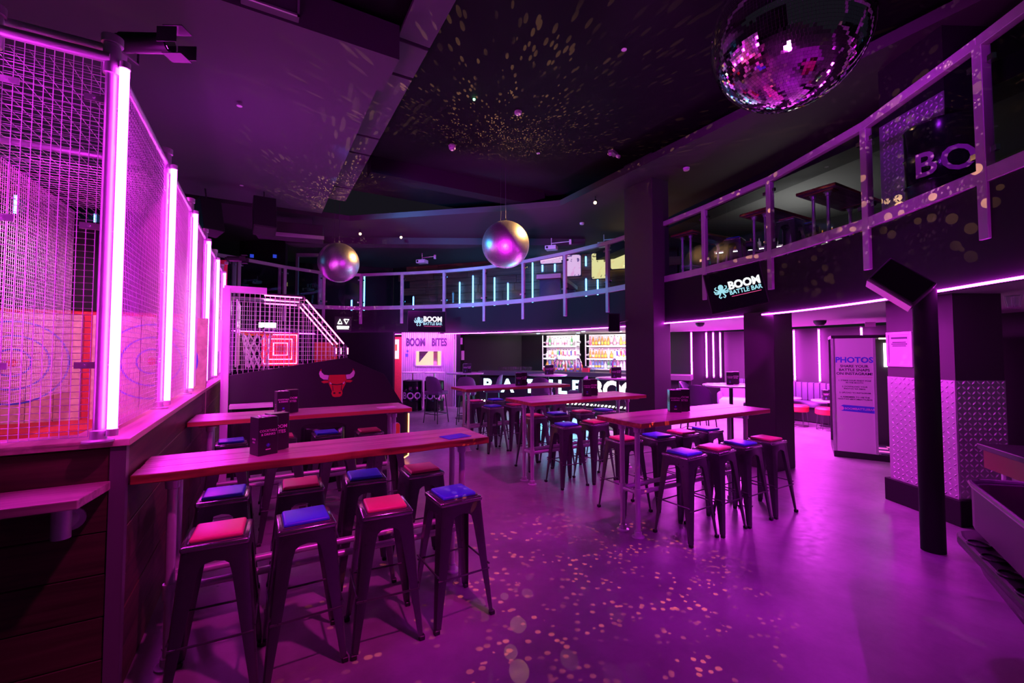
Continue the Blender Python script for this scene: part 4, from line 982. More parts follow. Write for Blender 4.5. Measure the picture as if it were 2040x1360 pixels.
area('bar_shelf_wash_near', (9.5, 9.2, 2.28), (9.8, 9.9, 1.4), 36, (1.0, 0.93, 0.85), 1.2, 0.6)
# bottles
prof = [
    [(0.036, 0), (0.038, 0.01), (0.038, 0.17), (0.034, 0.19), (0.014, 0.22), (0.013, 0.27)],
    [(0.042, 0), (0.044, 0.01), (0.044, 0.13), (0.036, 0.155), (0.015, 0.18), (0.014, 0.24)],
    [(0.032, 0), (0.033, 0.01), (0.033, 0.2), (0.025, 0.22), (0.013, 0.25), (0.013, 0.3)],
]
bots = {}
def bottle(kind, col, loc, label, grp):
    key = (kind, col)
    if key in bots: return copy_tree(bots[key], loc, random.uniform(0, 6), label, grp)
    t = thing('bottle', label, 'bottle', loc, 0, grp); pr = prof[kind]
    MB().lathe(pr, n=12).build('glass', 'b_' + col, t, smooth=True)
    top = pr[-1][1]; MB().lathe([(0.016, top - 0.002), (0.016, top + 0.025)], n=10).build('cap', random.choice(['speaker_black', 'galv', 'red_box', 'print_white']), t, smooth=True)
    r0 = pr[2][0] + 0.0012; MB().lathe([(r0, 0.04), (r0, 0.11)], n=12).build('label', random.choice(['paper', 'print_white', 'print_white', 'yellow_paint', 'paper', 'b_pink']), t, smooth=True)
    bots[key] = remember(t); return t
cn = dict(clear='clear', amber='amber', green='green', pink='pink', blue='blue'); sh_ = ['straight', 'squat', 'tall']; tier = {1.177: 'bottom', 1.517: 'middle', 1.937: 'top'}
o_of = ['first', 'second', 'third', 'fourth', 'fifth', 'sixth', 'seventh', 'eighth', 'ninth', 'tenth', 'eleventh', 'twelfth', 'thirteenth', 'fourteenth', 'fifteenth', 'sixteenth', 'seventeenth', 'eighteenth']
rb = random.Random(5)
for ui, (s0, s1) in enumerate(UN):
    for z, tn in tier.items():
        n = int((s1 - s0 - 0.16) / 0.105)
        for k in range(min(n, 18)):
            col = rb.choice(['clear', 'clear', 'clear', 'amber', 'green'] if ui == 0 else ['clear', 'amber', 'amber', 'clear', 'pink']) if tn != 'bottom' else rb.choice(['pink', 'green', 'blue', 'clear', 'amber'])
            kd = rb.randrange(3)
            bottle(kd, col, onshelf(s0 + 0.12 + k * 0.104, 0.1, z), f'{sh_[kd]} {col} glass bottle, {o_of[k]} on {tn} shelf, {"hatch-side" if ui == 0 else "column-side"} unit', f'bottles on the {tn} bar shelf')
# beer fonts
for fi, (s_, lab) in enumerate([(9.6, 'arched chrome beer font with round white badges on the bar'), (17.6, 'arched chrome beer font beside the square column')]):
    p, a = on_bar(s_, 0.3, 1.13); t = thing('beer_font', lab, 'beer tap', p, a, 'arched beer fonts')
    pts = [(-0.4, 0, 0), (-0.4, 0, 0.28), (-0.36, 0, 0.38), (-0.25, 0, 0.42), (0.25, 0, 0.42), (0.36, 0, 0.38), (0.4, 0, 0.28), (0.4, 0, 0)]
    MB().tube(pts, 0.028, 12).build('arch', 'chrome', t, smooth=True)
    for k in range(5):
        x = -0.24 + k * 0.12
        MB().tube([(x, -0.035, 0.43), (x, -0.05, 0.43)], 0.05, 18).build('badge', 'letters_white', t)
        MB().tube([(x, -0.03, 0.4), (x, -0.07, 0.33)], 0.01, 8).build('spout', 'chrome', t, smooth=True)
        MB().tube([(x, -0.03, 0.46), (x, -0.05, 0.62)], 0.014, 8, r2=0.02).build('tap_handle', ['print_blue', 'vinyl_pink', 'print_white'][k % 3], t, smooth=True)
rc = random.Random(9); gl0 = None
def glass_at(s_, lab):
    global gl0
    p, a = on_bar(s_, 0.35, 1.13)
    if gl0 is None:
        gl0 = thing('drinking_glass', lab, 'glass', p, 0, 'clean glasses on the bar'); MB().lathe([(0.028, 0), (0.038, 0.13), (0.035, 0.13), (0.026, 0.01)], n=12).build('tumbler', 'glass_thin', gl0, smooth=True); remember(gl0); return
    copy_tree(gl0, p, 0, lab, 'clean glasses on the bar')
for k in range(14): glass_at(2.2 + k * 0.22, f'upturned clear glass, {o_of[k]} from the food hatch end of the bar')
for k in range(8): glass_at(11.6 + k * 0.2, f'clear glass between beer fonts, {o_of[k]} from the round-badged font')
for k in range(10):
    p, a = on_bar(7.4 + k * 0.42, 0.5, 1.13); bottle(rb.randrange(3), rb.choice(['pink', 'green', 'blue', 'amber']), p, f'coloured mixer bottle under the beer font, {o_of[k]} from the hatch side', 'mixer bottles on the counter')
for k, s_ in enumerate((6.9, 12.0, 15.9)):
    p, a = on_bar(s_, 0.3, 1.13); t = thing('condiment_caddy', ['red and black condiment caddy at the start of the taps', 'red and black condiment caddy between the beer fonts', 'red and black condiment caddy by the column-side font'][k], 'caddy', p, a, 'caddies on the bar')
    MB().box((0, 0, 0.06), (0.2, 0.14, 0.12)).build('box', 'red_box', t, bevel=0.005); MB().box((0, 0, 0.15), (0.1, 0.1, 0.06)).build('napkins', 'card_black', t, bevel=0.004)

# ------------------------------------------------------------------ lounge
for k, (x, y, l) in enumerate([(10.9 + 0.05, 8.48, 'pink wall tube at the dark partition edge'), (11.55, 8.42, 'first of three close-set pink wall tubes'), (11.75, 8.33, 'second of three close-set pink wall tubes'), (11.95, 8.24, 'third of three close-set pink wall tubes'),
                               (12.32, 7.6, 'pink wall tube left of the second pillar above the banquette'), (12.3, 6.32, 'pink wall tube just beyond the second pillar'), (12.3, 5.72, 'pink wall tube beside the photo booth panel'), (12.15, 4.75, 'pink wall tube showing over the photo booth panel')]):
    neon_tube(x, y, l, 0.98, 2.3, 'tube_lounge', 0.022, 'pink tubes on the lounge wall')
bq = thing('banquette', 'channel-backed purple banquette along the lounge wall', 'sofa', (11.95, 6.2, 0), R(90))
MB().box((0, 0.05, 0.2), (3.4, 0.5, 0.36)).build('base', 'speaker_black', bq)
MB().box((0, 0.08, 0.43), (3.4, 0.6, 0.12)).build('seat', 'banquette', bq, smooth=True, bevel=0.03)
for k in range(24): MB().box((-1.63 + k * 0.142, -0.2, 0.72), (0.136, 0.12, 0.46)).build('backrest_channel', 'banquette', bq, smooth=True, bevel=0.025)
for k, (x, y, l) in enumerate([(11.3, 6.05, 'low round lounge table beyond the second pillar'), (11.45, 5.15, 'low round lounge table beside the photo booth panel')]):
    t = thing('low_table', l, 'table', (x, y, 0), 0, 'low lounge tables')
    MB().lathe([(0.34, 0.57), (0.35, 0.58), (0.35, 0.6), (0.34, 0.605)], n=28).build('tabletop', 'marble', t, smooth=True); MB().lathe([(0.2, 0), (0.2, 0.01), (0.03, 0.03), (0.03, 0.57)], n=18).build('pedestal', 'speaker_black', t, smooth=True)
for k, (x, y, l) in enumerate([(10.75, 6.35, 'round red stool on wire legs beyond the second pillar'), (10.4, 5.75, 'round red stool on wire legs, nearer the court'), (10.9, 4.95, 'round red stool on wire legs by the photo booth panel'), (10.9, 5.55, 'round red stool on wire legs between the low tables')]):
    t = thing('lounge_stool', l, 'stool', (x, y, 0), 0, 'round red lounge stools')
    MB().lathe([(0.2, 0.34), (0.22, 0.36), (0.22, 0.46), (0.19, 0.49)], n=24).build('seat', 'red_vinyl', t, smooth=True)
    for q in range(6): MB().tube([(0.17 * math.cos(q * 1.047), 0.17 * math.sin(q * 1.047), 0.34), (0.2 * math.cos(q * 1.047), 0.2 * math.sin(q * 1.047), 0)], 0.006, 6).build('leg', 'gunmetal', t)
    MB().tube([(0.2 * math.cos(q * math.pi / 12), 0.2 * math.sin(q * math.pi / 12), 0.01) for q in range(25)], 0.006, 6).build('foot_ring', 'gunmetal', t)
menu('black menu holder on the low table beside the photo booth panel', 11.4, 5.2, 0.605, R(-50)); menu('black menu holder on the low table beyond the second pillar', 11.25, 6.1, 0.605, R(-50))
t = thing('sofa', 'pale curved armchair behind the lounge-side round table', 'chair', (10.95, 7.15, 0), R(-60))
MB().box((0, 0, 0.35), (0.75, 0.65, 0.3)).build('seat', 'white_board', t, smooth=True, bevel=0.06); MB().box((0, 0.3, 0.65), (0.75, 0.16, 0.45)).build('backrest', 'upholstery', t, smooth=True, bevel=0.05)
for sx in (-0.36, 0.36):
    MB().box((sx, 0, 0.5), (0.1, 0.6, 0.3)).build('armrest', 'upholstery', t, smooth=True, bevel=0.04)
MB().box((0, 0, 0.1), (0.6, 0.5, 0.2)).build('base', 'speaker_black', t)

# ------------------------------------------------------------------ photo booth
BA = math.atan2(3.137 - 3.668, 8.54 - 8.279)
pb = thing('photo_booth', 'photo booth with printed instruction panel and lit open interior', 'photo booth', (8.279, 3.668, 0), BA)
MB().box((0.285, 0.02, 1.03), (0.57, 0.04, 1.86)).build('side_panel', 'white_board', pb, bevel=0.004)
MB().box((0.012, -0.004, 1.03), (0.035, 0.012, 1.86)).box((0.556, -0.004, 1.03), (0.035, 0.012, 1.86)).build('edge_trim', 'galv', pb)
MB().box((0.8, 0.55, 0.05), (1.6, 1.1, 0.1)).build('base', 'speaker_black', pb)
MB().box((0.8, 0.55, 1.985), (1.6, 1.1, 0.05)).build('roof', 'speaker_black', pb)
MB().box((0.8, 1.08, 1.03), (1.6, 0.04, 1.86)).build('rear_panel', 'speaker_black', pb)
MB().box((1.58, 0.55, 1.03), (0.04, 1.1, 1.86)).build('end_panel', 'speaker_black', pb)
for i in range(6):
    for j in range(5):
        MB().box((0.68 + i * 0.15, 0.12 + j * 0.15, 0.106), (0.146, 0.146, 0.012)).build('floor_tile', 'checker_cream' if (i + j) % 2 else 'print_dark', pb)
MB().box((0.92, 1.03, 1.68), (0.26, 0.03, 0.42)).build('light_panel', 'strip_white', pb)
MB().tube([(1.2, 1.0, 1.55), (1.2, 1.0, 0.95)], 0.014, 10).build('amber_tube', 'lamp_warm', pb)
MB().box((1.1, 0.98, 0.86), (0.24, 0.03, 0.03)).build('warm_bar_light', 'lamp_warm', pb)
MB().box((1.05, 0.06, 1.95), (0.85, 0.02, 0.02)).build('lintel_light', 'lamp_warm', pb)
MB().tube([(1.08, 1.0, 1.3), (1.08, 1.02, 1.3)], 0.07, 18).build('camera_lens', 'screen_cyan', pb)
MB().box((0.95, 1.0, 1.05), (0.14, 0.03, 0.22)).build('payment_unit', 'plastic_white', pb)
MB().box((1.15, 1.02, 0.5), (0.2, 0.02, 0.28)).build('poster_frame', 'galv', pb)
def pt(s_, z, sz, m, fat=0.015, sx=1.0): text(s_, m, sz, pb, (0.295, -0.0015, z), (R(90), 0, 0), fat, depth=0.02, sx=sx)
pt('PHOTOS', 1.60, 0.125, 'print_blue', 0.03, 1.0)
for k, s_ in enumerate(['SHARE YOUR', 'BATTLE SNAPS', 'ON INSTAGRAM!']): pt(s_, 1.50 - k * 0.062, 0.058, 'print_dark', 0.02, 1.05)
for k in range(22): MB().box((0.075 + k * 0.021, -0.001, 1.325), (0.012, 0.001, 0.005)).build('dash', 'vinyl_pink', pb)
for z, s_ in [(1.265, '1. STRIKE YOUR FINEST POSE'), (1.23, 'IN THE BOOTH'), (1.165, '2. DOWNLOAD YOUR'), (1.13, 'PHOTOS VIA EMAIL'), (1.065, '3. UPLOAD TO INSTAGRAM'), (0.995, '4. REMEMBER TO USE THE'), (0.96, 'HASHTAG #BOOMBATTLEBAR')]: pt(s_, z, 0.031, 'print_dark', 0.015, 1.05)
MB().prism([(0.08, 0.80), (0.12, 0.765), (0.575, 0.745), (0.575, 0.85), (0.14, 0.865), (0.1, 0.84)], -0.0012, 0.0, lambda a, c, q: (a, q, c)).build('paint_stroke', 'print_blue', pb)
pt2 = text('BOOMBATTLEBAR', 'print_pink', 0.047, pb, (0.35, -0.0025, 0.805), (R(90), 0, 0), 0.02, depth=0.02)
MB().tube([(0.115, -0.0015, 0.808), (0.115, -0.003, 0.808)], 0.034, 20).build('round_icon', 'print_pink', pb)
tag(MB().box((8.9, 3.35, 2.2), (0.14, 0.02, 0.08), rz=BA).build('wall_sign', 'print_pink'), 'small pink-lit sign above the photo booth', 'sign')

# ------------------------------------------------------------------ ceiling speakers and fittings under the balcony
for k, (x, y, r_, l) in enumerate([(9.3, 4.3, 0.11, 'black dome speaker on the lounge ceiling above the booth'), (3.0, 14.5, 0.14, 'black dome speaker by the red door'), (7.9, 5.9, 0.09, 'small black dome speaker near the lounge tubes')]):
    tag(MB().lathe([(0.001, -r_), (r_ * 0.6, -r_ * 0.85), (r_ * 0.95, -r_ * 0.4), (r_, 0)], (x, y, 2.34), 18).build('dome_speaker', 'speaker_black', smooth=True), l, 'speaker', 'black dome speakers')
cl = thing('caged_lamp', 'small caged bulkhead lamp under the balcony by the clad pillar', 'lamp', (6.95, 1.35, 2.34))
MB().lathe([(0.05, -0.11), (0.06, -0.02), (0.06, 0)], n=14).build('glass_shade', 'glass_thin', cl, smooth=True)
for q in range(6): MB().tube([(0.05 * math.cos(q * 1.047), 0.05 * math.sin(q * 1.047), -0.12), (0.07 * math.cos(q * 1.047), 0.07 * math.sin(q * 1.047), 0)], 0.004, 6).build('guard_bar', 'plastic_white', cl)
spk_post = t = thing('loudspeaker', 'large black loudspeaker tilted on top of the round post', 'speaker', (4.80, 1.585, 2.33)); t.rotation_euler = (R(-8), R(42), face(4.87, 1.56))
MB().box((0, 0, 0), (0.38, 0.28, 0.23)).build('cabinet', 'speaker_black', t, bevel=0.01); MB().box((0, -0.145, 0), (0.35, 0.01, 0.2)).build('grille', 'drum_black', t); MB().box((0, 0.02, -0.121), (0.38, 0.24, 0.012)).build('lit_underside', 'galv', t)  # paler plate puts the lit lower edge into the colour
spk_col = t = thing('loudspeaker', 'black loudspeaker mounted on the hidden side of the square column', 'speaker', (6.45, 6.9, 2.35), R(-45))
MB().box((0, 0, 0), (0.24, 0.22, 0.38)).build('cabinet', 'speaker_black', t, bevel=0.02); MB().box((0, -0.115, 0), (0.2, 0.01, 0.34)).build('grille', 'drum_black', t)
t = thing('loudspeaker', 'tall hanging loudspeaker below the far edge of the purple slab', 'speaker', (-0.03, 10.5, 4.6)); t.rotation_euler = (R(-22), 0, R(4))
MB().box((0, 0, 0), (0.42, 0.36, 0.75)).build('cabinet', 'speaker_black', t, bevel=0.012); MB().box((0, 0, -0.38), (0.38, 0.32, 0.012)).build('lit_underside', 'column_grey', t); MB().tube([(0, 0, 0.3), (0, 0.0, 0.75)], 0.015, 8).build('bracket', 'gunmetal', t)  # paler bottom plate stands in for light on the underside
t = thing('loudspeaker', 'blue-lit loudspeaker above the far cage posts', 'speaker', (-1.05, 11.0, 4.55)); t.rotation_euler = (R(-15), 0, R(30))
MB().box((0, 0, 0), (0.4, 0.36, 0.7)).build('cabinet', 'speaker_black', t, bevel=0.012); MB().box((0.21, 0, 0), (0.01, 0.3, 0.6)).build('side_plate', 'column_grey', t); MB().tube([(0, 0, 0.3), (0, 0.0, 0.75)], 0.015, 8).build('bracket', 'gunmetal', t)
t = thing('hanging_duct', 'framed speckled duct box hanging under the rear edge of slab', 'duct', (0.55, 12.2, 4.75), R(-8))
MB().box((0, 0, 0), (1.5, 0.5, 0.36)).build('casing', 'column_grey', t, bevel=0.01); MB().box((0, -0.27, -0.14), (1.56, 0.06, 0.08)).build('rim', 'rail_grey', t); MB().tube([(-0.5, 0, 0.1), (-0.5, 0, 0.44)], 0.01, 6).tube([(0.5, 0, 0.1), (0.5, 0, 0.44)], 0.01, 6).build('hanger', 'gunmetal', t)
gv = thing('vent_grille', 'purple-lit framed vent box at the near edge of the slab', 'vent', (0.0, 4.93, 5.42))
MB().box((0, 0, 0), (0.52, 0.1, 0.44)).build('housing', 'ceiling_slab', gv, bevel=0.006)
for x in (-0.25, 0.25): MB().box((x, -0.055, 0), (0.02, 0.02, 0.44)).build('frame_bar', 'rail_grey', gv)
MB().box((0, -0.055, -0.21), (0.52, 0.02, 0.02)).build('frame_bar', 'rail_grey', gv)

def sprinkler(x, y, z, l):
    t = thing('sprinkler', l, 'sprinkler', (x, y, z), 0, 'ceiling sprinklers'); MB().lathe([(0.012, -0.05), (0.014, 0)], n=10).build('body', 'chrome', t); MB().lathe([(0.035, -0.056), (0.035, -0.05)], n=14).build('deflector', 'plastic_white', t)
def detector(x, y, z, l):
    t = thing('smoke_detector', l, 'smoke detector', (x, y, z), 0, 'ceiling smoke detectors'); MB().lathe([(0.045, -0.05), (0.055, -0.04), (0.055, -0.02), (0.06, -0.015), (0.06, 0)], n=18).build('body', 'plastic_white', t, smooth=True)
sprinkler(-0.35, 7.0, 5.2, 'small sprinkler on the purple slab, nearer the cage corner'); sprinkler(-0.45, 10.4, 5.2, 'small sprinkler on the purple slab near its far edge')
sprinkler(3.95, 4.0, 5.67, 'small sprinkler on the ceiling by the large mirror ball'); sprinkler(4.6, 7.0, 5.67, 'small sprinkler near the gold-lit mirror ball chain'); sprinkler(6.9, 6.4, 5.16, 'small sprinkler beside the square column top')
detector(3.55, 6.0, 5.67, 'white smoke detector amid the speckled light'); detector(6.78, 5.3, 5.16, 'white smoke detector over the balcony by the square column'); detector(7.3, 9.0, 5.16, 'white smoke detector over the rear balcony')
g = thing('status_light', 'tiny green status light on the dark ceiling', 'light', (2.76, 6.0, 5.65)); MB().lathe([(0.018, -0.02), (0.02, 0)], n=10).build('lens', 'green_led', g)
t = thing('camera_dome', 'purple-lit ceiling motion sensor left of the centre chain', 'sensor', (3.03, 7.57, 5.66)); MB().lathe([(0.03, -0.12), (0.06, -0.09), (0.07, -0.03), (0.05, 0)], n=16).build('body', 'plastic_white', t, smooth=True)
def ceiling_spot(x, y, z, l, m='lamp_warm', tgt=(4.4, 8, 4)):
    t = thing('spotlight', l, 'spotlight', (x, y, z), 0, 'small ceiling spotlights')
    d = (Vector(tgt) - Vector((x, y, z - 0.12))).normalized(); c = Vector((0, 0, -0.12))
    MB().tube([c - d * 0.07, c + d * 0.07], 0.04, 14).build('head', 'speaker_black', t, smooth=True); MB().tube([(0, 0, 0), (0, 0, -0.1)], 0.01, 8).build('stem', 'speaker_black', t)
    MB().tube([c + d * 0.071, c + d * 0.074], 0.033, 14).build('lamp', m, t)
ceiling_spot(6.3, 7.3, 5.16, 'warm ceiling spotlight aimed at the gold-lit mirror ball', tgt=(3, 4, 2)); ceiling_spot(2.3, 12.6, 5.16, 'warm ceiling spotlight near the rear mirror ball', tgt=(1, 3, 2)); ceiling_spot(3.4, 12.4, 5.16, 'warm ceiling spotlight midway along the rear beams', tgt=(1, 3, 2))
t = thing('emergency_light', 'twin-headed emergency light left of the square column', 'lamp', (5.9, 6.3, 5.67))
MB().box((0, 0, -0.03), (0.22, 0.1, 0.06), rz=R(20)).build('base', 'galv', t)
for sx in (-1, 1): MB().tube([(sx * 0.1, 0, -0.06), (sx * 0.12 , -0.05, -0.1)], 0.035, 12).build('head', 'paper', t)

def stay(t, to, r_=0.018):
    m_ = t.rotation_euler.to_matrix().inverted(); p = m_ @ (Vector(to) - t.location); MB().tube([(0, 0, 0), tuple(p)], r_, 8).build('bracket', 'gunmetal', t)
stay(spk_post, (5.14, 1.53, 2.25)); stay(spk_col, (6.6, 6.5, 2.4))
# ------------------------------------------------------------------ televisions and signs
def tv(label, c, w, h, rx, ry, rz, s, arm=0.6):
    t = thing('television', label, 'television', c); t.rotation_euler = (rx, ry, rz)
    MB().box((0, 0.03, 0), (w, 0.05, h)).build('casing', 'speaker_black', t, bevel=0.006); MB().box((0, 0.002, 0), (w - 0.03, 0.008, h - 0.03)).build('screen', 'screen_glass', t)
    octopus(t, 'screen_cyan', 0.24 * s, (-0.2 * s, -0.004, -0.0), (R(90), 0, 0))
    text('BOOM', 'screen_text', 0.17 * s, t, (0.14 * s, -0.004, 0.055 * s), (R(90), 0, 0), 0.05, depth=0.02, sx=0.9); text('BATTLE BAR', 'screen_cyan', 0.095 * s, t, (0.14 * s, -0.004, -0.055 * s), (R(90), 0, 0), 0.03, depth=0.02, sx=0.88)
    MB().box((0.14 * s, -0.004, -0.115 * s), (0.42 * s, 0.001, 0.008 * s)).build('underline', 'screen_pinkline', t)
    MB().box((0, 0.08, 0), (0.2, 0.06, 0.2)).tube([(0, 0.08, 0), (0, arm, 0)], 0.022, 8).build('wall_bracket', 'gunmetal', t); return t
tvx, tvy = 5.48, 3.545
t = tv('large wall television tilted on the balcony front near the second pillar', (tvx, tvy, 2.59), 0.70, 0.56, R(4), R(-11), face(tvx, tvy), 0.84, 1.15)
tv('television on the balcony front above the red door', (4.18, 12.35, 2.62), 1.12, 0.62, R(6), 0, face(4.18, 12.35) + R(6), 1.2)
s = thing('light_box_sign', 'small lit sign with crossed white symbols above the red door', 'sign', (2.2, 14.72, 2.62), R(-8))
MB().box((0, 0, 0), (0.5, 0.08, 0.46)).build('box', 'column_grey', s, bevel=0.006)
for x, pts in ((-0.09, [(-0.06, -0.02), (0.06, -0.02), (0.0, 0.12), (-0.06, -0.02)]), (0.1, [(-0.07, 0.12), (0.07, 0.12), (0.0, -0.02), (-0.07, 0.12)])):
    MB().tube([(x + a, -0.05, c + 0.02) for a, c in pts], 0.014, 8).build('symbol', 'strip_white', s)
MB().box((0, -0.045, -0.1), (0.36, 0.01, 0.05)).box((0, -0.045, -0.16), (0.34, 0.01, 0.02)).build('caption_bar', 'strip_white', s)

# ------------------------------------------------------------------ upper level
UA = Vector((4.65, 17.87, 0)); UN2 = -_nor if (-_nor).dot(-UA) > 0 else _nor
def onwall(s_, z, off=0.2): p = UA + _dir * s_ + UN2 * off; return Vector((p.x, p.y, z))
WA = math.atan2(_dir.y, _dir.x)
CT = [(3.06, 3.2, 4.4), (3.62, 3.2, 4.62), (4.5, 3.2, 4.5), (5.03, 3.2, 4.26), (5.98, 3.2, 4.96), (6.35, 4.61, 4.94), (6.35, 3.2, 4.36), (6.81, 4.58, 4.91), (6.81, 3.2, 4.33), (7.92, 4.71, 5.05), (7.92, 3.2, 4.27), (8.32, 3.2, 4.25)]
for k, (s_, z0, z1) in enumerate(CT):
    p = onwall(s_, 0); neon_tube(p.x, p.y, f'cyan wall tube, {o_of[k]} along the clad upper wall from the far end', z0, z1, 'tube_cyan', 0.026, 'cyan tubes on the upper wall')
for k, (x, y, z0, z1) in enumerate([(3.34, 17.3, 3.3, 4.67), (5.0, 16.4, 3.2, 3.85), (2.9, 17.4, 3.2, 3.7)]): neon_tube(x, y, ['tall cyan tube behind the balcony beside the rear mirror ball', 'short cyan tube behind the balcony above the television', 'short cyan tube at the balcony behind the rear mirror ball'][k], z0, z1, 'tube_cyan', 0.026, 'cyan tubes on the upper wall')
for k, (x, y) in enumerate([(-0.72, 14.1), (0.42, 14.85), (1.58, 15.36)]):
    o = MB().box((x, y, 3.69), (0.14, 0.05, 1.2), rz=R(30)).build('lit_upright', 'white_board'); tag(o, ['cyan-lit upright by the rail end above the hoops machine', 'cyan-lit upright behind the rail above the sloping cage', 'cyan-lit upright behind the rail beside the rear mirror ball'][k], 'upright', 'cyan-lit uprights behind the rail')
SC = [(7.23, 7.75, 4.38, 5.12, 'projection_pink', 'bright pink projected picture on the upper clad wall'), (8.13, 8.68, 4.24, 5.12, 'projection_yellow', 'yellow projected picture on the upper clad wall'), (8.78, 9.5, 4.54, 5.13, 'projection_yellow', 'yellow projected picture partly hidden by the square column'), (6.3, 7.1, 4.88, 5.14, 'projection_pink', 'low pink projected strip above the cyan tubes')]
for s0, s1, z0, z1, m_, l in SC:
    p = onwall((s0 + s1) / 2, (z0 + z1) / 2, 0.26); t = thing('projection_screen', l, 'screen', p, WA, 'projected pictures on the upper wall')
    MB().box((0, 0, 0), (s1 - s0 + 0.06, 0.03, z1 - z0 + 0.06)).build('frame', 'print_dark', t); MB().prism(rrect(0, 0, s1 - s0, z1 - z0, 0.06), -0.03, 0.03, XZ).build('picture', m_, t)
def lane(s_, l):
    p = onwall(s_, 3.1, 2.2); t = thing('game_lane', l, 'games table', p, WA + R(90), 'game lanes upstairs'); MB().box((0, 0, 0.75), (2.6, 0.7, 0.12)).build('bed', 'board_pale', t)
    for x in (-1.1, 1.1): MB().box((x, 0, 0.35), (0.1, 0.6, 0.7)).build('leg', 'speaker_black', t)
lane(7.4, 'yellowish games lane upstairs below the pink projected picture')
for k, (x, y, l) in enumerate([(4.75, 14.6, 'white ceiling projector on an arm above the television'), (7.5, 10.7, 'white ceiling projector on an arm right of the gold-lit ball'), (8.6, 9.6, 'yellow-lit ceiling projector next to the square column')]):
    t = thing('projector', l, 'projector', (x, y, 4.86), R(-50), 'white projectors on arms')
    MB().box((0, 0, 0), (0.34, 0.26, 0.12)).build('body', 'plastic_white', t, bevel=0.01); MB().tube([(0, 0, 0.06), (0, 0, 0.3)], 0.012, 8).build('drop_rod', 'plastic_white', t); MB().tube([(0, 0, 0.14), (0.6, -0.2, 0.1)], 0.015, 8).build('arm', 'plastic_white', t); MB().box((0.63, -0.21, 0.08), (0.06, 0.06, 0.14)).build('arm_plate', 'plastic_white', t); MB().tube([(-0.1, -0.13, 0), (-0.1, -0.15, 0)], 0.035, 12).build('lens', 'screen_glass', t)
fu = thing('door_frame', 'pale speckled frame upstairs left of the rear mirror ball', 'frame', (1.35, 16.6, 3.1), R(-28))
for x in (-0.42, 0.42): MB().box((x, 0, 1.0), (0.09, 0.08, 2.0)).build('jamb', 'rail_grey', fu)
MB().box((0, 0, 2.02), (0.93, 0.08, 0.16)).build('head', 'rail_grey', fu)
tag(MB().box((0.3, 18.40, 4.28), (0.9, 0.04, 0.15), rz=R(9)).build('banner', 'projection_yellow'), 'small yellow lit banner upstairs above the hoops cage', 'banner')
for k, (x, y) in enumerate([(-0.35, 15.2), (0.25, 14.9)]): tag(MB().box((x, y, 4.62), (0.1, 0.02, 0.1)).build('indicator', 'blue_led'), ['tiny blue square light upstairs nearer the cage', 'tiny blue square light upstairs nearer the pale frame'][k], 'light', 'blue indicator lights')
struct('wall_upper_partition', MB().box((-0.05, 15.3, 4.13), (1.6, 0.1, 2.06), rz=R(-40)), 'black_paint')
struct('wall_upper_west', MB().box((-4.6, 12.62, 4.2), (3.6, 0.1, 2.2)), 'black_paint')
point('hoops_fill', (0.05, 7.65, 2.42), 12, (1.0, 0.5, 0.95), 0.05)  # point light added to whiten the backboards and cage mesh
# tables and stools behind the rail near the upper bar
for x0, y0, l in ((7.15, 3.05, 'upstairs table with dark underside nearest the clad pillar'), (7.38, 4.12, 'upstairs table on pipe legs in the middle of the balcony'), (7.45, 5.7, 'upstairs table on pipe legs nearest the square column')):
    long_table(l, x0, x0 + 1.5, y0, y0 + 0.55, z=3.1, nplank=2)
for k, (x, y, c, l) in enumerate([(7.4, 3.82, 'pink', 'upstairs stool between the first two balcony tables, rail side'), (7.95, 3.85, 'blue', 'upstairs stool between the first two balcony tables, bar side'), (7.75, 5.0, 'blue', 'upstairs stool beside the middle balcony table, rail side'), (8.3, 5.05, 'pink', 'upstairs stool beside the middle balcony table, bar side'), (7.6, 6.75, 'pink', 'upstairs stool behind the square column')]):
    place_stool(c, x, y, R(8 * k), l, 'stools on the balcony', 3.1)
ubar = thing('upper_bar', 'lit bottle bar upstairs seen through the balcony glass', 'bar', (11.0, 5.6, 3.1), R(-60))
MB().box((0, 0.0, 0.55), (3.6, 0.5, 1.1)).build('counter', 'speaker_black', ubar); MB().box((0, 0.75, 1.35), (3.6, 0.25, 0.04)).build('shelf_board', 'white_board', ubar); MB().box((0, 0.85, 0.65), (3.6, 0.05, 1.3)).build('back_cabinet', 'gunmetal', ubar); MB().box((0, 0.66, 1.32), (3.5, 0.02, 0.015)).build('light_strip', 'lamp_white', ubar)
ca, sa = math.cos(R(-60)), math.sin(R(-60))
for k in range(18):
    lx, ly = -1.7 + k * 0.195, 0.75; bottle(rb.randrange(3), rb.choice(['amber', 'clear', 'amber', 'pink']), (11.0 + lx * ca - ly * sa, 5.6 + lx * sa + ly * ca, 4.47), f'bottle on the upstairs shelf, {o_of[k]} from the square column end', 'bottles on the upstairs bar')
area('upper_bar_wash', (10.4, 5.2, 4.2), (10.4, 5.0, 5.16), 60, (1.0, 0.9, 0.8), 2.0, 1.0)
point('upper_orange_lamp', (9.0, 7.6, 4.2), 10, (1.0, 0.3, 0.1)); point('upper_cyan_glow', (6.5, 14.6, 3.4), 14, CYA, 0.3)
spot('upper_warm_ceiling', (8.9, 9.0, 4.2), (8.4, 8.2, 5.16), 14, (1.0, 0.75, 0.3), 120, 0.9, 0.1)

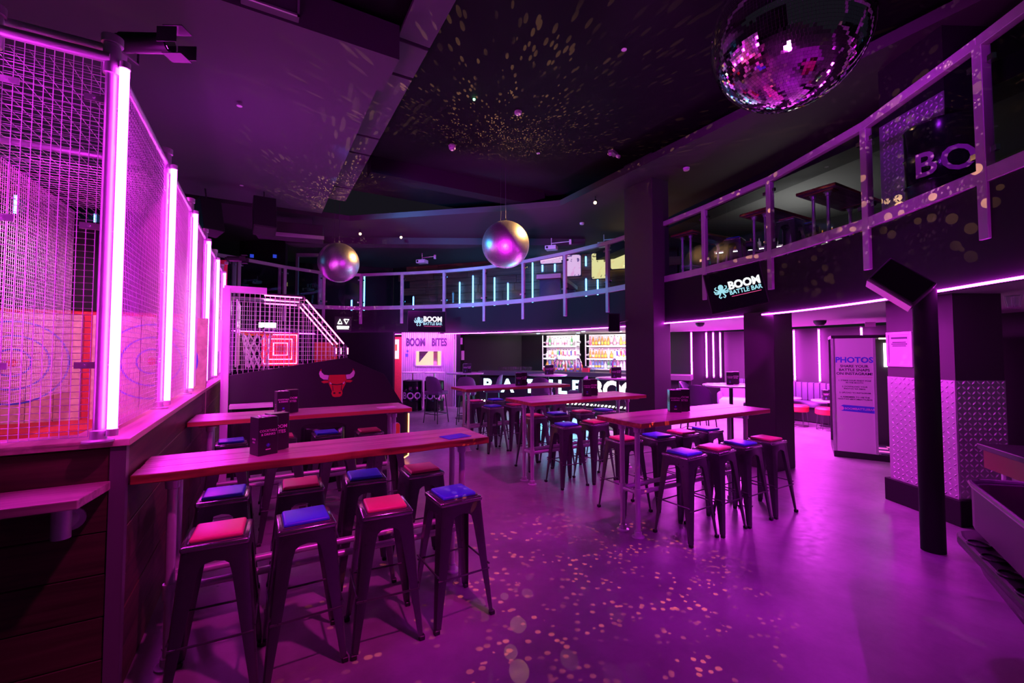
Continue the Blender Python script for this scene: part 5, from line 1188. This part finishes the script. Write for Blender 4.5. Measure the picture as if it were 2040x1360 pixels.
# ------------------------------------------------------------------ games tables by the frame edge
gt = thing('pong_table', 'dark games table with glowing triangle and cyan dots', 'games table', (5.62, 1.36, 0), math.atan2(-0.63, -0.78))
MB().box((0.6, 0.36, 0.895), (1.2, 0.7, 0.05)).build('tabletop', 'speaker_black', gt, bevel=0.008); MB().box((0.6, 0.36, 0.79), (1.14, 0.64, 0.16)).build('apron', 'rim_brown', gt)
for x in (0.2, 1.0):
    for y in (0.1, 0.62): MB().tube([(x, y, 0), (x, y, 0.72)], 0.03, 12).build('leg', 'galv', gt, smooth=True)
tri = [(0.05, 0.36), (0.85, 0.06), (0.85, 0.66), (0.05, 0.36)]
MB().tube([(a, c, 0.922) for a, c in tri], 0.006, 6).build('neon_triangle', 'neon_table_white', gt)
for r_ in range(4):
    for k in range(r_ + 1):
        x = 0.25 + r_ * 0.15; y = 0.36 + (k - r_ / 2) * 0.135
        MB().lathe([(0.048, 0.92), (0.048, 0.924)], (x, y, 0), 20).build('glowing_dot', 'neon_table_cyan', gt)
cab = thing('arcade_table', 'dark rounded arcade table with open tray and cup holders', 'arcade machine', (3.74, 0.92, 0))
O_ = lambda pts: [(a - 3.74, c - 0.92) for a, c in pts]
rim = O_([(3.66, 0.9), (3.74, 0.93), (3.82, 0.9), (3.95, 0.78), (4.3, 0.2), (3.3, -0.5), (2.75, 0.44)])
def inset(poly, d):
    cx = sum(p[0] for p in poly) / len(poly); cy = sum(p[1] for p in poly) / len(poly); o_ = []
    for x, y in poly: L_ = math.hypot(x - cx, y - cy); o_.append((cx + (x - cx) * (L_ - d) / L_, cy + (y - cy) * (L_ - d) / L_))
    return o_
inn = inset(rim, 0.035); n = len(rim); vs = []
for z, P in ((0.7, rim), (0.95, rim), (0.95, inn), (0.74, inn)): vs += [(a, c, z) for a, c in P]
fs = []
for q in range(3):
    for k in range(n): fs.append((q * n + k, q * n + (k + 1) % n, (q + 1) * n + (k + 1) % n, (q + 1) * n + k))
MB().add(vs, fs).build('rim_wall', 'speaker_black', cab, bevel=0.008); MB().prism(inn, 0.74, 0.75).build('tray', 'tray_brown', cab)
MB().tube([(a, c, 0.955) for a, c in rim + rim[:1]], 0.016, 8, caps=False).build('edge_rail', 'gunmetal', cab, smooth=True)
for k, (x, y) in enumerate([(-0.02, -0.42), (0.12, -0.3), (-0.35, -0.62)]): MB().prism([(x - 0.13, y - 0.1), (x + 0.13, y - 0.1), (x + 0.13, y + 0.1)], 0.75, 0.86).build('wedge_block', 'pink_block', cab, bevel=0.004)
led = inset(rim, -0.08); MB().prism(led, 0.58, 0.64).build('cup_ledge', 'speaker_black', cab, bevel=0.02)
for k in range(5):
    f = 0.1 + k * 0.18; a = led[0]; c = led[-1]; x = a[0] + (c[0] - a[0]) * f; y = a[1] + (c[1] - a[1]) * f - 0.0
    MB().tube([(x + 0.05 * math.cos(q * math.pi / 9) + 0.03, y + 0.05 * math.sin(q * math.pi / 9) - 0.055, 0.643) for q in range(19)], 0.006, 6, caps=False).build('cup_holder', 'gunmetal', cab)
MB().prism(inset(rim, 0.02), 0.42, 0.60).build('skirt', 'speaker_black', cab, bevel=0.06, seg=3)
MB().prism(inset(rim, 0.2), 0.0, 0.42).build('pedestal', 'drum_black', cab, bevel=0.01)
ped = inset(rim, 0.2)
for f in (0.06, 0.25, 0.5):
    a, c = Vector(ped[0]), Vector(ped[-1]); p = a.lerp(c, f); dd = (c - a).normalized()
    MB().box((p.x - dd.y * -0.004, p.y + 0.006, 0.22), (0.035, 0.006, 0.3), rz=math.atan2(dd.y, dd.x)).build('pink_stripe', 'vinyl_pink', cab)
ps = thing('wall_poster', 'tall blue poster with pale animals on the dark side wall', 'poster', (9.75, 2.44, 1.26), math.atan2(-0.16, 0.28) - 0.0)
MB().box((0.0, 0, 0), (0.4, 0.012, 1.6)).build('sheet', 'poster_blue', ps); MB().box((-0.0, -0.008, 0.5), (0.34, 0.004, 0.36)).build('dark_patch', 'print_dark', ps)
text('BOOM', 'poster_blue', 0.15, ps, (0, -0.012, 0.55), (R(90), 0, 0), 0.03, sx=0.8); text('IT REAL GOOD', 'poster_blue', 0.06, ps, (0, -0.012, 0.42), (R(90), 0, 0), 0.01, sx=0.8)
MB().prism([(-0.12, -0.6), (-0.16, -0.1), (-0.12, 0.18), (-0.09, 0.02), (-0.02, 0.02), (0.02, 0.2), (0.06, 0.0), (0.08, -0.25), (0.04, -0.6)], -0.01, -0.007, XZ).build('pale_animal', 'print_blue', ps)
tag(MB().lathe([(0.05, -0.08), (0.07, -0.05), (0.07, 0)], (8.2, 0.9, 2.34), 16).build('camera_dome', 'plastic_white', smooth=True), 'small purple-lit dome camera under the balcony near the poster', 'camera')
